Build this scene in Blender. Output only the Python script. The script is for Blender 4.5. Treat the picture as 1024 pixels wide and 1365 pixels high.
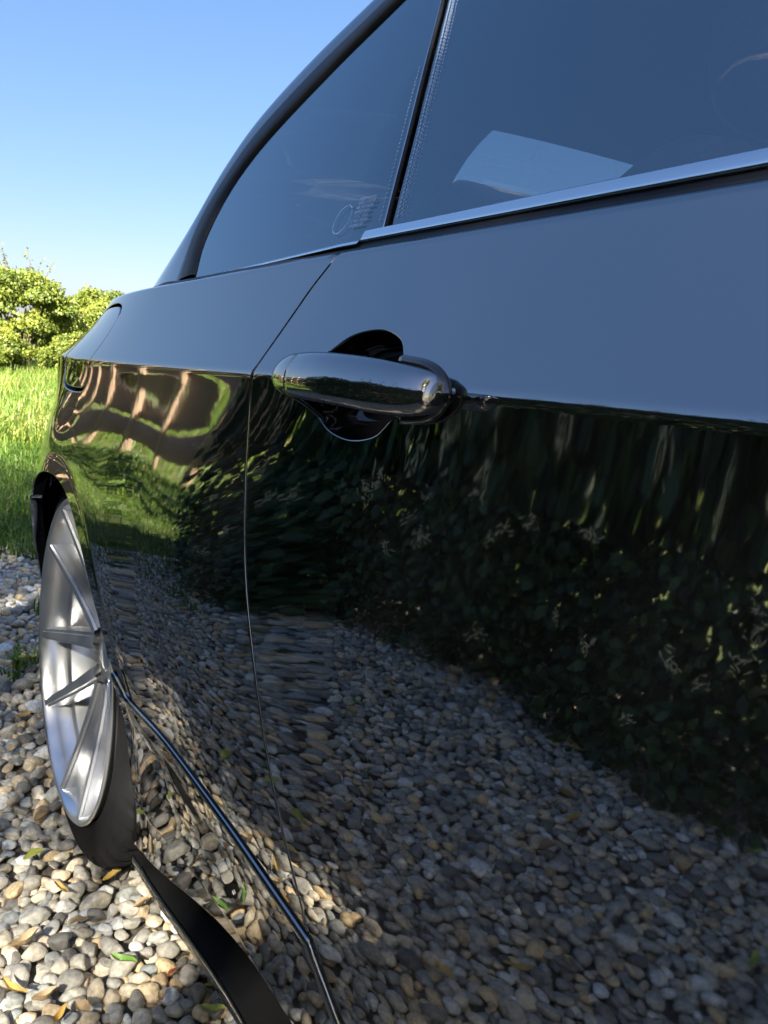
import bpy, math, random
import numpy as np
from mathutils import Vector, Matrix
from mathutils.geometry import delaunay_2d_cdt

for o in list(bpy.data.objects): bpy.data.objects.remove(o, do_unlink=True)
scene = bpy.context.scene
COL = scene.collection
rng = np.random.default_rng(7)
random.seed(7)

# ---------------------------------------------------------------- camera
CAM = np.array([-.2515, 0., .8195]); YAW, PITCH, ROLL = (math.radians(a) for a in (33.81, 11.3, 4.0))
FPX, PW, PH = 1040., 1024., 1365.
Fv = np.array([math.sin(YAW)*math.cos(PITCH), math.cos(YAW)*math.cos(PITCH), -math.sin(PITCH)])
Rv = np.array([math.cos(YAW), -math.sin(YAW), 0.]); Uv = np.cross(Rv, Fv)
Rv, Uv = math.cos(ROLL)*Rv + math.sin(ROLL)*Uv, -math.sin(ROLL)*Rv + math.cos(ROLL)*Uv
cam = bpy.data.cameras.new('camera'); camo = bpy.data.objects.new('camera', cam); COL.objects.link(camo)
camo.matrix_world = Matrix(((Rv[0], Uv[0], -Fv[0], CAM[0]), (Rv[1], Uv[1], -Fv[1], CAM[1]), (Rv[2], Uv[2], -Fv[2], CAM[2]), (0, 0, 0, 1)))
cam.sensor_fit = 'VERTICAL'; cam.sensor_height = 36.; cam.lens = 36.*FPX/PH
cam.clip_start = .01; cam.clip_end = 2000
cam.dof.use_dof = True; cam.dof.focus_distance = .62; cam.dof.aperture_fstop = 30.
scene.camera = camo

# ---------------------------------------------------------------- sky, sun, exposure
SUN_EL, SUN_AZ = math.radians(38), math.radians(221)     # azimuth measured from +y towards +x: where the sun stands
sd = Vector((math.sin(SUN_AZ)*math.cos(SUN_EL), math.cos(SUN_AZ)*math.cos(SUN_EL), math.sin(SUN_EL)))
w = bpy.data.worlds.new('World'); scene.world = w; w.use_nodes = True
nt = w.node_tree; sky = nt.nodes.new('ShaderNodeTexSky'); sky.sky_type = 'NISHITA'; sky.sun_disc = False
sky.sun_elevation = SUN_EL; sky.sun_rotation = SUN_AZ; sky.air_density = 1.0; sky.dust_density = 1.5; sky.ozone_density = 4.0
gm = nt.nodes.new('ShaderNodeGamma'); gm.inputs[1].default_value = .66
hs = nt.nodes.new('ShaderNodeHueSaturation'); hs.inputs['Saturation'].default_value = 1.36; hs.inputs['Value'].default_value = 1.0
nt.links.new(sky.outputs[0], gm.inputs[0]); nt.links.new(gm.outputs[0], hs.inputs['Color']); tn = nt.nodes.new('ShaderNodeMix'); tn.data_type = 'RGBA'; tn.blend_type = 'MULTIPLY'; tn.inputs['Factor'].default_value = 1; tn.inputs['B'].default_value = (.97, .90, .98, 1)
nt.links.new(hs.outputs[0], tn.inputs['A']); nt.links.new(tn.outputs['Result'], nt.nodes['Background'].inputs[0]); nt.nodes['Background'].inputs[1].default_value = .05
sl = bpy.data.lights.new('sun', 'SUN'); sl.energy = 5.0; sl.angle = math.radians(.53); sl.color = (1, .93, .80)
so = bpy.data.objects.new('sun', sl); COL.objects.link(so); so.rotation_euler = sd.to_track_quat('Z', 'Y').to_euler()
vs = scene.view_settings; vs.view_transform = 'Standard'; vs.look = 'None'; vs.gamma = 1; vs.use_curve_mapping = False
vs.exposure = 2.95
scene.render.engine = 'CYCLES'; scene.cycles.max_bounces = 10; scene.cycles.transparent_max_bounces = 12; scene.cycles.glossy_bounces = 6
# ---------------------------------------------------------------- car body surface x = X(y, z)
# y runs to the rear of the car, z up, the side of the car faces -x
WY, WZ, WX = 1.236, 0.315, 0.0           # rear wheel centre, outer wheel plane
def lerp_tab(v, xs, ys): return np.interp(v, xs, ys)
def smooth_tab(xs, ys, n=6000, w=0.004):
    t = np.linspace(xs[0], xs[-1], n); v = np.interp(t, xs, ys)
    k = max(1, int(w / (t[1]-t[0]))); ker = np.hanning(2*k+3)[1:-1]; ker /= ker.sum()
    vp = np.pad(v, (k, k), mode='edge'); v = np.convolve(vp, ker, 'valid')
    return t, v
def plan(y):
    y = np.asarray(y, float)
    d = np.maximum(y-.9, 0); d1 = np.minimum(d, .50); d2 = np.clip(d-.5, 0, .55); d3 = np.maximum(d-1.05, 0)
    f = np.maximum(-.55-y, 0)
    return .165*d1**3 + .124*d2 + .24*d2**2 + .9*d3 + .010*np.minimum(y-.45, 0)**2*(y > -.55) + .010*1.0*(y <= -.55) + .03*f + .10*f**2 + .30*np.maximum(f-1.1, 0)**2
def swage(y):
    y = np.asarray(y, float)
    return np.interp(y, [-2.2, -1.2, -.3, .15, .55, .9, 1.2, 1.6, 2.3], [.700, .765, .797, .8065, .800, .792, .786, .782, .775])
# slope of the section (degrees the face leans up) against height above the swage line
_H = np.array([-.90, -.70, -.62, -.46, -.40, -.33, -.24, -.16, -.10, -.05, -.02, -.0035, .0035, .015, .05, .080, .0865, .0905, .0950, .13])
_T = np.array([-14., -14., -14, -11., -7.5, -3.5, .3, 1.8, 2.0, .5, -2.5, -4.5, 30, 29.5, 25, 21, 20, 19, 18, 17])
_t, _s = smooth_tab(_H, np.tan(np.radians(_T)), 9000, .0022)
_X = np.concatenate([[0], np.cumsum((_s[1:]+_s[:-1])/2*np.diff(_t))]); _X -= np.interp(0, _t, _X)
BELT_H = .0945
_t2, _s2 = smooth_tab(np.array([-.90, -.52, -.47, -.32, -.23, -.14, -.004, .004, .13]), np.tan(np.radians(np.array([0, 0, -5.2, -5.2, 0, 5.0, 5.2, 0, 0]))), 9000, .016)
_X2 = np.concatenate([[0], np.cumsum((_s2[1:]+_s2[:-1])/2*np.diff(_t2))]); _X2 -= np.interp(.03, _t2, _X2)
RA, RC = .298, .328                      # wheel arch edge, crease where its lip starts
def flare(y, z, yc, A=.020, w=.085):
    r = np.sqrt((y-yc)**2 + (z-WZ)**2)
    u = np.maximum(r-RC, 0)/w; v = np.clip((RC-r)/(RC-RA), 0, 1.5)
    g = .12+.88/(1+np.exp(np.clip(-(y-yc-.02)/.05, -50, 50)))     # the flare swells over the rear half of the arch
    return -(A*g*np.exp(-u**2) + (.004+.006*g)*v*np.minimum(1, v*4))*np.clip((z-.12)/.2, 0, 1)
def X(y, z):
    y = np.asarray(y, float); z = np.asarray(z, float)
    h = z - swage(y)
    fade = 1/(1+np.exp(np.clip((h+.02)/.012, -50, 50)))      # flares live below the swage
    tail = np.maximum(h, 0)*np.clip(y-.95, 0, 1.2)**2*2.2      # the shoulder draws in towards the boot
    kk = np.clip((y-.62)/.30, 0, 1); kk = .9*kk*kk*(3-2*kk)
    sec = np.interp(h, _t, _X)*(1-kk) + np.interp(np.maximum(z, .345)-swage(y), _t, _X)*kk     # the sill swells out ahead of the wheel
    r = np.sqrt((y-WY)**2 + (z-WZ)**2)
    sec = sec*(1 - .75*fade/(1+np.exp(np.clip(-(y-WY)/.06, -50, 50)))*np.exp(-(np.maximum(r-RA, 0)/.15)**2))   # the tuck-under dies out at the arch
    k = np.clip((y-.42)/.40, 0, 1); up = np.interp(h, _t2, _X2)*k*k*(3-2*k)
    return plan(y) + up + tail + sec + fade*(flare(y, z, WY, .022) + flare(y, z, WY-2.76, .014))
def N(y, z, e=.0006):
    gy = (X(y+e, z)-X(y-e, z))/(2*e); gz = (X(y, z+e)-X(y, z-e))/(2*e)
    n = np.stack([-np.ones_like(gy), gy, gz], -1)
    return n/np.linalg.norm(n, axis=-1, keepdims=True)
def belt(y): return swage(y) + BELT_H
def Xg(y, z):                             # side glass
    y = np.asarray(y, float); h = np.asarray(z, float) - (swage(y)+.098)
    xb = plan(y) + np.interp(.088, _t, _X) + .019 + .05*np.maximum(y-.55, 0)
    return xb + h*np.tan(np.radians(22)) + .26*np.maximum(h, 0)**2

# ---------------------------------------------------------------- helpers
def tag(o, label=None, cat=None, group=None, kind=None):
    if label: o['label'] = label
    if cat: o['category'] = cat
    if group: o['group'] = group
    if kind: o['kind'] = kind
    return o
def empty(name, loc=(0, 0, 0), parent=None):
    o = bpy.data.objects.new(name, None); COL.objects.link(o); o.location = loc; o.parent = parent
    o.empty_display_size = .05
    return o
def link(name, me, parent=None, mat=None):
    o = bpy.data.objects.new(name, me); COL.objects.link(o); o.parent = parent
    if mat and not me.materials: me.materials.append(mat)
    return o
def mesh_np(name, V, F, smooth=True, attrs=None, normals=None):
    """V (n,3), F list of int arrays (m,3) or (m,4)"""
    V = np.ascontiguousarray(V, np.float32)
    if not isinstance(F, (list, tuple)): F = [F]
    F = [np.asarray(f, np.int32) for f in F if len(f)]
    me = bpy.data.meshes.new(name)
    me.vertices.add(len(V)); me.vertices.foreach_set('co', V.ravel())
    loops = np.concatenate([f.ravel() for f in F]); sizes = np.concatenate([np.full(len(f), f.shape[1], np.int32) for f in F])
    me.loops.add(len(loops)); me.loops.foreach_set('vertex_index', loops)
    me.polygons.add(len(sizes)); me.polygons.foreach_set('loop_start', np.concatenate([[0], np.cumsum(sizes)[:-1]]).astype(np.int32))
    me.polygons.foreach_set('use_smooth', np.full(len(sizes), smooth))
    me.update(calc_edges=True); me.validate()
    for k, a in (attrs or {}).items():
        at = me.attributes.new(k, 'FLOAT', 'POINT'); at.data.foreach_set('value', np.ascontiguousarray(a, np.float32))
    if normals is not None: me.normals_split_custom_set_from_vertices([tuple(n) for n in normals])
    return me
def catmull(pts, n=10):
    P = np.asarray(pts, float); P = np.vstack([2*P[0]-P[1], P, 2*P[-1]-P[-2]]); out = []
    for i in range(1, len(P)-2):
        p0, p1, p2, p3 = P[i-1:i+3]; t = np.linspace(0, 1, n, endpoint=False)[:, None]
        out.append(.5*((2*p1)+(-p0+p2)*t+(2*p0-5*p1+4*p2-p3)*t*t+(-p0+3*p1-3*p2+p3)*t**3))
    return np.vstack(out+[P[-2][None]])
def resample(P, step, closed=False):
    P = np.asarray(P, float)
    if closed: P = np.vstack([P, P[0]])
    d = np.concatenate([[0], np.cumsum(np.linalg.norm(np.diff(P, axis=0), axis=1))])
    n = max(2, int(round(d[-1]/step))+1); t = np.linspace(0, d[-1], n)
    Q = np.stack([np.interp(t, d, P[:, k]) for k in range(P.shape[1])], 1)
    return Q[:-1] if closed else Q
def inside(P, poly):
    x, y = P[:, 0], P[:, 1]; c = np.zeros(len(P), bool); a = poly; b = np.roll(poly, -1, 0)
    for (x1, y1), (x2, y2) in zip(a, b):
        if y1 == y2: continue
        m = ((y1 > y) != (y2 > y)) & (x < (x2-x1)*(y-y1)/(y2-y1)+x1); c ^= m
    return c
def bdist(P, poly):
    out = np.full(len(P), 9.)
    for q in poly: out = np.minimum(out, (P[:, 0]-q[0])**2+(P[:, 1]-q[1])**2)
    return np.sqrt(out)
def box(cx, cy, cz, sx, sy, sz):
    v = np.array([[i, j, k] for i in (-.5, .5) for j in (-.5, .5) for k in (-.5, .5)])*[sx, sy, sz]+[cx, cy, cz]
    f = np.array([[0, 1, 3, 2], [4, 6, 7, 5], [0, 4, 5, 1], [2, 3, 7, 6], [0, 2, 6, 4], [1, 5, 7, 3]])
    return v, f
def bevel(o, w, seg=2):
    m = o.modifiers.new('bevel', 'BEVEL'); m.width = w; m.segments = seg; m.limit_method = 'ANGLE'
    return o
def grid_mesh(name, G, normals=None, flip=False, closed_u=False, closed_v=False):
    n, m = G.shape[:2]; idx = np.arange(n*m).reshape(n, m)
    if closed_u: idx = np.vstack([idx, idx[:1]])
    if closed_v: idx = np.hstack([idx, idx[:, :1]])
    F = np.stack([idx[:-1, :-1], idx[:-1, 1:], idx[1:, 1:], idx[1:, :-1]], -1).reshape(-1, 4)
    if flip: F = F[:, ::-1]
    return mesh_np(name, G.reshape(-1, 3), F, True, None, normals)
def tube(name, P, rad, k=8, squash=None):
    """tube of given radius (number or list) along points"""
    P = np.asarray(P, float); n = len(P); rad = np.broadcast_to(rad, n)
    T = np.gradient(P, axis=0); T /= np.linalg.norm(T, axis=1, keepdims=True)+1e-9
    up = np.array([0, 0, 1.]) if abs(T[0, 2]) < .9 else np.array([1., 0, 0])
    A = np.cross(T, up); A /= np.linalg.norm(A, axis=1, keepdims=True)+1e-9; B = np.cross(T, A)
    th = np.linspace(0, 2*np.pi, k, endpoint=False)
    G = P[:, None]+rad[:, None, None]*(np.cos(th)[None, :, None]*A[:, None]+np.sin(th)[None, :, None]*B[:, None])
    V = np.vstack([G.reshape(-1, 3), P[:1], P[-1:]])
    idx = np.arange(n*k).reshape(n, k); i2 = np.roll(idx, -1, 1)
    F = np.stack([idx[:-1], i2[:-1], i2[1:], idx[1:]], -1).reshape(-1, 4)
    c0 = np.stack([i2[0], idx[0], np.full(k, n*k)], -1); c1 = np.stack([idx[-1], i2[-1], np.full(k, n*k+1)], -1)
    return V, F, np.vstack([c0, c1])
def tube_mesh(name, P, rad, k=8):
    V, F, T = tube(name, P, rad, k); return mesh_np(name, V, [F, T])
def noise2(x, y, seed=0, oct=4):
    r = np.random.default_rng(seed); v = 0; a = 1
    for i in range(oct):
        p = r.uniform(0, 6.28, 6); f = 1.7**i
        v = v + a*(np.sin(f*x*1.3+p[0]+np.sin(f*y*.9+p[1]))*np.cos(f*y*1.1+p[2]+.8*np.sin(f*x*.7+p[3]))); a *= .6
    return v/2
def rot_mats(n, r, tilt=None):
    q = r.normal(size=(n, 4)); q /= np.linalg.norm(q, axis=1, keepdims=True); w_, x, y, z = q.T
    return np.stack([1-2*(y*y+z*z), 2*(x*y-z*w_), 2*(x*z+y*w_), 2*(x*y+z*w_), 1-2*(x*x+z*z), 2*(y*z-x*w_), 2*(x*z-y*w_), 2*(y*z+x*w_), 1-2*(x*x+y*y)], -1).reshape(n, 3, 3)

# ---------------------------------------------------------------- materials
def mat(name):
    m = bpy.data.materials.new(name); m.use_nodes = True
    return m, m.node_tree.nodes, m.node_tree.links, m.node_tree.nodes['Principled BSDF']
def plain(name, col, rough=.5, metal=0., ior=1.5, bump=0., bscale=80., var=0.):
    m, n, l, b = mat(name); b.inputs['Base Color'].default_value = (*col, 1); b.inputs['Roughness'].default_value = rough
    b.inputs['Metallic'].default_value = metal; b.inputs['IOR'].default_value = ior
    tc = n.new('ShaderNodeTexCoord'); t = n.new('ShaderNodeTexNoise'); t.inputs['Scale'].default_value = bscale; t.inputs['Detail'].default_value = 4
    l.new(tc.outputs['Object'], t.inputs['Vector'])
    if bump:
        bp = n.new('ShaderNodeBump'); bp.inputs['Strength'].default_value = bump; bp.inputs['Distance'].default_value = .002
        l.new(t.outputs['Fac'], bp.inputs['Height']); l.new(bp.outputs['Normal'], b.inputs['Normal'])
    if var:
        mx = n.new('ShaderNodeMix'); mx.data_type = 'RGBA'; mx.inputs['A'].default_value = (*[c*(1-var) for c in col], 1); mx.inputs['B'].default_value = (*[min(1, c*(1+var)) for c in col], 1)
        l.new(t.outputs['Fac'], mx.inputs['Factor']); l.new(mx.outputs['Result'], b.inputs['Base Color'])
    return m
def ramp(n, stops):
    r = n.new('ShaderNodeValToRGB'); e = r.color_ramp.elements
    while len(e) > 1: e.remove(e[-1])
    e[0].position = stops[0][0]; e[0].color = (*stops[0][1], 1)
    for p, c in stops[1:]:
        k = e.new(p); k.color = (*c, 1)
    return r
def leaf_mat(name, stops, trans=.35, rough=.5, obj_random=False):
    m, n, l, b = mat(name)
    if obj_random: at = n.new('ShaderNodeObjectInfo'); out = at.outputs['Random']
    else:
        at = n.new('ShaderNodeAttribute'); at.attribute_name = 'tint'; out = at.outputs['Fac']
    r = ramp(n, stops); l.new(out, r.inputs['Fac']); l.new(r.outputs['Color'], b.inputs['Base Color'])
    b.inputs['Roughness'].default_value = rough
    tr = n.new('ShaderNodeBsdfTranslucent'); l.new(r.outputs['Color'], tr.inputs['Color'])
    mx = n.new('ShaderNodeMixShader'); mx.inputs['Fac'].default_value = trans
    o = n['Material Output']; l.new(b.outputs[0], mx.inputs[1]); l.new(tr.outputs[0], mx.inputs[2]); l.new(mx.outputs[0], o.inputs['Surface'])
    return m
def paint_mat():
    m, n, l, b = mat('black_car_paint')
    b.inputs['Base Color'].default_value = (.0028, .0029, .0036, 1); b.inputs['Roughness'].default_value = .018; b.inputs['IOR'].default_value = 3.7
    tc = n.new('ShaderNodeTexCoord')
    t = n.new('ShaderNodeTexNoise'); t.inputs['Scale'].default_value = 55; t.inputs['Detail'].default_value = 1      # orange peel
    l.new(tc.outputs['Object'], t.inputs['Vector'])
    bp = n.new('ShaderNodeBump'); bp.inputs['Strength'].default_value = .022; bp.inputs['Distance'].default_value = .001
    l.new(t.outputs['Fac'], bp.inputs['Height']); l.new(bp.outputs['Normal'], b.inputs['Normal'])
    d = n.new('ShaderNodeTexNoise'); d.inputs['Scale'].default_value = 6; d.inputs['Detail'].default_value = 6; l.new(tc.outputs['Object'], d.inputs['Vector'])
    mr = n.new('ShaderNodeMapRange'); mr.inputs['From Min'].default_value = .35; mr.inputs['From Max'].default_value = .8; mr.inputs['To Min'].default_value = .012; mr.inputs['To Max'].default_value = .045
    l.new(d.outputs['Fac'], mr.inputs['Value']); l.new(mr.outputs['Result'], b.inputs['Roughness'])
    return m
def glass_mat(name, tint, ior=1.7):
    m, n, l, b = mat(name); n.remove(b)
    tr = n.new('ShaderNodeBsdfTransparent'); tr.inputs['Color'].default_value = (*tint, 1)
    gl = n.new('ShaderNodeBsdfGlossy'); gl.inputs['Roughness'].default_value = .01; gl.inputs['Color'].default_value = (.80, .93, 1, 1)
    fr = n.new('ShaderNodeFresnel'); fr.inputs['IOR'].default_value = ior
    mx = n.new('ShaderNodeMixShader'); l.new(fr.outputs[0], mx.inputs['Fac']); l.new(tr.outputs[0], mx.inputs[1]); l.new(gl.outputs[0], mx.inputs[2])
    l.new(mx.outputs[0], n['Material Output'].inputs['Surface'])
    return m
M = {}
M['paint'] = paint_mat()
M['glass'] = glass_mat('tinted_glass', (.46, .52, .55), 3.0)
M['rubber'] = plain('black_rubber', (.006, .006, .007), .5, ior=1.35, bump=.15, bscale=300)
M['tyre'] = plain('tyre_rubber', (.009, .009, .010), .8, ior=1.33, bump=.3, bscale=220, var=.25)
M['gloss_black'] = plain('gloss_black_plastic', (.004, .004, .005), .06, ior=1.6)
M['matte_black'] = plain('matte_black_plastic', (.005, .005, .005), .85, ior=1.35, bump=.2, bscale=400)
M['chrome'] = plain('bright_trim', (.78, .79, .80), .09, 1.)
M['satin'] = plain('satin_trim', (.55, .57, .60), .25, 1.)
M['rim'] = plain('silver_wheel', (.62, .63, .65), .30, .85, bump=.04, bscale=600, var=.05)
M['rim_cut'] = plain('machined_wheel_face', (.78, .79, .80), .16, 1., bump=.02, bscale=900)
M['brake'] = plain('brake_iron', (.16, .16, .16), .4, .9, bump=.2, bscale=200, var=.3)
M['seat'] = plain('grey_leather', (.36, .27, .23), .5, bump=.3, bscale=180, var=.15)
M['trim'] = plain('dark_cabin_trim', (.03, .03, .032), .6, bump=.2, bscale=300)
M['liner'] = plain('headliner_cloth', (.28, .27, .26), .9, bump=.3, bscale=500)
M['inner'] = plain('dark_inner_steel', (.004, .004, .004), .7)
M['etch'] = plain('etched_white', (.65, .75, .85), .6)

# ================================================================ CAR
car = empty('car', (0.9, -.144, 0))
tag(car, 'glossy black two-door car parked on gravel with silver spoked wheel', 'car')
MIRX = .91
CARM = Matrix.Translation((-.9, .144, 0))     # parts keep scene coordinates
def part(name, me, parent=None, mat=None):
    o = link(name, me, parent or car, mat)
    if parent is None or parent == car: o.matrix_parent_inverse = CARM
    return o

def panel_mesh(name, poly, holes=(), fx=X, fn=N, off=0., flange=.018, mirror=False, step=.007, gy=.022, rows=None, arches=True, edge=.0016, belt_edge=True):
    poly = resample(poly, step, True); holes = [resample(h, step*.6, True) for h in holes]
    if rows is None:
        rows = np.concatenate([np.arange(-.68, -.07, .022), [-.06, -.05, -.042, -.034, -.027, -.021, -.016, -.012, -.009, -.0066, -.005, -.0038, -.0028, -.0018, -.0009, 0, .0009, .0018, .0028, .0038, .005, .0066, .009, .013, .018, .026, .036, .048, .06, .068, .075, .080]])
    y0, z0 = poly.min(0); y1, z1 = poly.max(0)
    yy = np.arange(y0, y1, gy); Y, H = np.meshgrid(yy, rows); Q = np.stack([Y.ravel(), (swage(Y)+H).ravel()], 1)
    if arches:
        for yc in (WY, WY-2.76):
            if yc-.6 < y1 and yc+.6 > y0:
                rr = np.concatenate([np.linspace(RA+.004, RC-.003, 6), [RC-.001, RC+.001, RC+.004], np.arange(RC+.01, RC+.14, .009)])
                A_, R_ = np.meshgrid(np.radians(np.arange(-10, 191, 2.)), rr)
                C_ = np.stack([(yc+R_*np.cos(A_)).ravel(), (WZ+R_*np.sin(A_)).ravel()], 1)
                h = C_[:, 1]-swage(C_[:, 0]); C_ = C_[h < -.03]
                r0 = np.hypot(Q[:, 0]-yc, Q[:, 1]-WZ); hq = Q[:, 1]-swage(Q[:, 0])
                Q = np.vstack([Q[(r0 > RC+.14) | (hq > -.03)], C_])
    allb = np.vstack([poly]+holes)
    m = inside(Q, poly)
    for h in holes: m &= ~inside(Q, h)
    Q = Q[m]; Q = Q[bdist(Q, allb) > step*.5]
    nb = len(allb); P = np.vstack([allb, Q]); E = []; s = 0
    for L in [poly]+holes:
        k = len(L); E += [(s+i, s+(i+1) % k) for i in range(k)]; s += k
    r = delaunay_2d_cdt([Vector(p) for p in P], E, [], 0, 1e-7)
    P2 = np.array([tuple(v) for v in r[0]]); T = np.array([f for f in r[2] if len(f) == 3])
    c = P2[T].mean(1); k = inside(c, poly)
    for h in holes: k &= ~inside(c, h)
    T = T[k]
    a, b, d = P2[T[:, 0]], P2[T[:, 1]], P2[T[:, 2]]
    ar = (b[:, 0]-a[:, 0])*(d[:, 1]-a[:, 1])-(b[:, 1]-a[:, 1])*(d[:, 0]-a[:, 0])
    T = T[np.abs(ar) > 1e-12]; ar = ar[np.abs(ar) > 1e-12]
    T[ar > 0] = T[ar > 0][:, ::-1]                       # face -x
    V = np.stack([fx(P2[:, 0], P2[:, 1])+off, P2[:, 0], P2[:, 1]], -1); NN = fn(P2[:, 0], P2[:, 1])
    VV, NV, FF = [V], [NN], [T]; FQ = []; base = len(V)
    if flange:
        for li, L in enumerate([poly]+list(holes)):
            d = np.roll(L, -1, 0)-np.roll(L, 1, 0); o2 = np.stack([d[:, 1], -d[:, 0]], 1); o2 /= np.linalg.norm(o2, axis=1, keepdims=True)+1e-12
            A2 = np.sum(L[:, 0]*np.roll(L[:, 1], -1)-L[:, 1]*np.roll(L[:, 0], -1))
            if (A2 < 0) != (li > 0): o2 = -o2          # outward from the sheet
            ed = np.where((L[:, 1]-swage(L[:, 0]) > .084) & belt_edge, .005, edge)[:, None]; x0 = fx(L[:, 0], L[:, 1])+off; n0 = fn(L[:, 0], L[:, 1]); o3 = np.stack([np.zeros(len(L)), o2[:, 0], o2[:, 1]], 1)
            rowsP, rowsN = [], []
            for t in np.radians([0, 25, 50, 75, 90]):
                pos = np.stack([x0, L[:, 0], L[:, 1]], 1) + o3*(ed*math.sin(t))
                pos[:, 0] += ed[:, 0]*(1-math.cos(t)); nn = n0*math.cos(t)+o3*math.sin(t); nn /= np.linalg.norm(nn, axis=1, keepdims=True)
                rowsP.append(pos); rowsN.append(nn)
            pos = rowsP[-1].copy(); pos[:, 0] += flange; rowsP.append(pos); rowsN.append(o3)
            k = len(L); nr = len(rowsP); idx = base+np.arange(nr*k).reshape(nr, k); i2 = np.roll(idx, -1, 1)
            q = np.stack([idx[:-1], i2[:-1], i2[1:], idx[1:]], -1).reshape(-1, 4)
            ccw = (A2 > 0) != (li > 0)
            if not ccw: q = q[:, ::-1]
            VV += rowsP; NV += rowsN; FQ.append(q); base += nr*k
    V = np.vstack(VV); NV = np.vstack(NV); F = [T]+([np.vstack(FQ)] if FQ else [])
    if mirror:
        V[:, 0] = 2*MIRX-V[:, 0]; NV[:, 0] *= -1; F = [f[:, ::-1] for f in F]
    return mesh_np(name, V, F, True, None, NV)

def arc(yc, zc, r, a0, a1, n=60):
    t = np.radians(np.linspace(a0, a1, n)); return np.stack([yc+r*np.cos(t), zc+r*np.sin(t)], 1)
def bl(y0, y1, d=0., n=60):
    y = np.linspace(y0, y1, n); return np.stack([y, swage(y)+.0865+d], 1)

SHUT = catmull([(0.5270, 0.8860), (0.5498, 0.8567), (0.5733, 0.7988), (0.5771, 0.7383), (0.5692, 0.6788), (0.5573, 0.6322), (0.5366, 0.5763), (0.5108, 0.5108), (0.4867, 0.4584), (0.4607, 0.4083), (0.4504, 0.3815)], 12)
DOORLOW = catmull([(0.4504, 0.3815), (0.4331, 0.3606), (0.4105, 0.3346), (0.3745, 0.3086), (0.3245, 0.2906), (0.2800, 0.2520)], 8)
SEAM = catmull([(0.9320, 0.3803), (0.8723, 0.3863), (0.7629, 0.3947), (0.6111, 0.3914), (0.5182, 0.3855), (0.4504, 0.3815)], 10)
HOLE = catmull([(.470, .821), (.451, .832), (.419, .836), (.392, .830), (.376, .818), (.352, .8165), (.333, .812), (.325, .804), (.329, .795), (.345, .788), (.371, .785), (.393, .771), (.422, .765), (.450, .768), (.469, .778), (.488, .784), (.500, .792), (.498, .803), (.488, .813), (.470, .821)], 6)[:-1]
ARCH_END = math.degrees(math.asin((0.4036-WZ)/RA))
def fuel_poly(g=0.):
    P = np.array([(1.097-g, .846+g), (1.104-g, .818), (1.116-g, .785), (1.127-g, .762), (1.145-g*.7, .749-g*.7), (1.175, .744-g), (1.25, .742-g), (1.295+g*.7, .746-g*.7), (1.318+g, .765), (1.322+g, .80), (1.312+g, .832), (1.295+g*.7, .852+g*.7), (1.25, .860+g), (1.16, .862+g), (1.112-g*.7, .858+g*.7)])
    return np.vstack([catmull(np.vstack([P, P[:1]]), 6)[:-1]])
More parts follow.
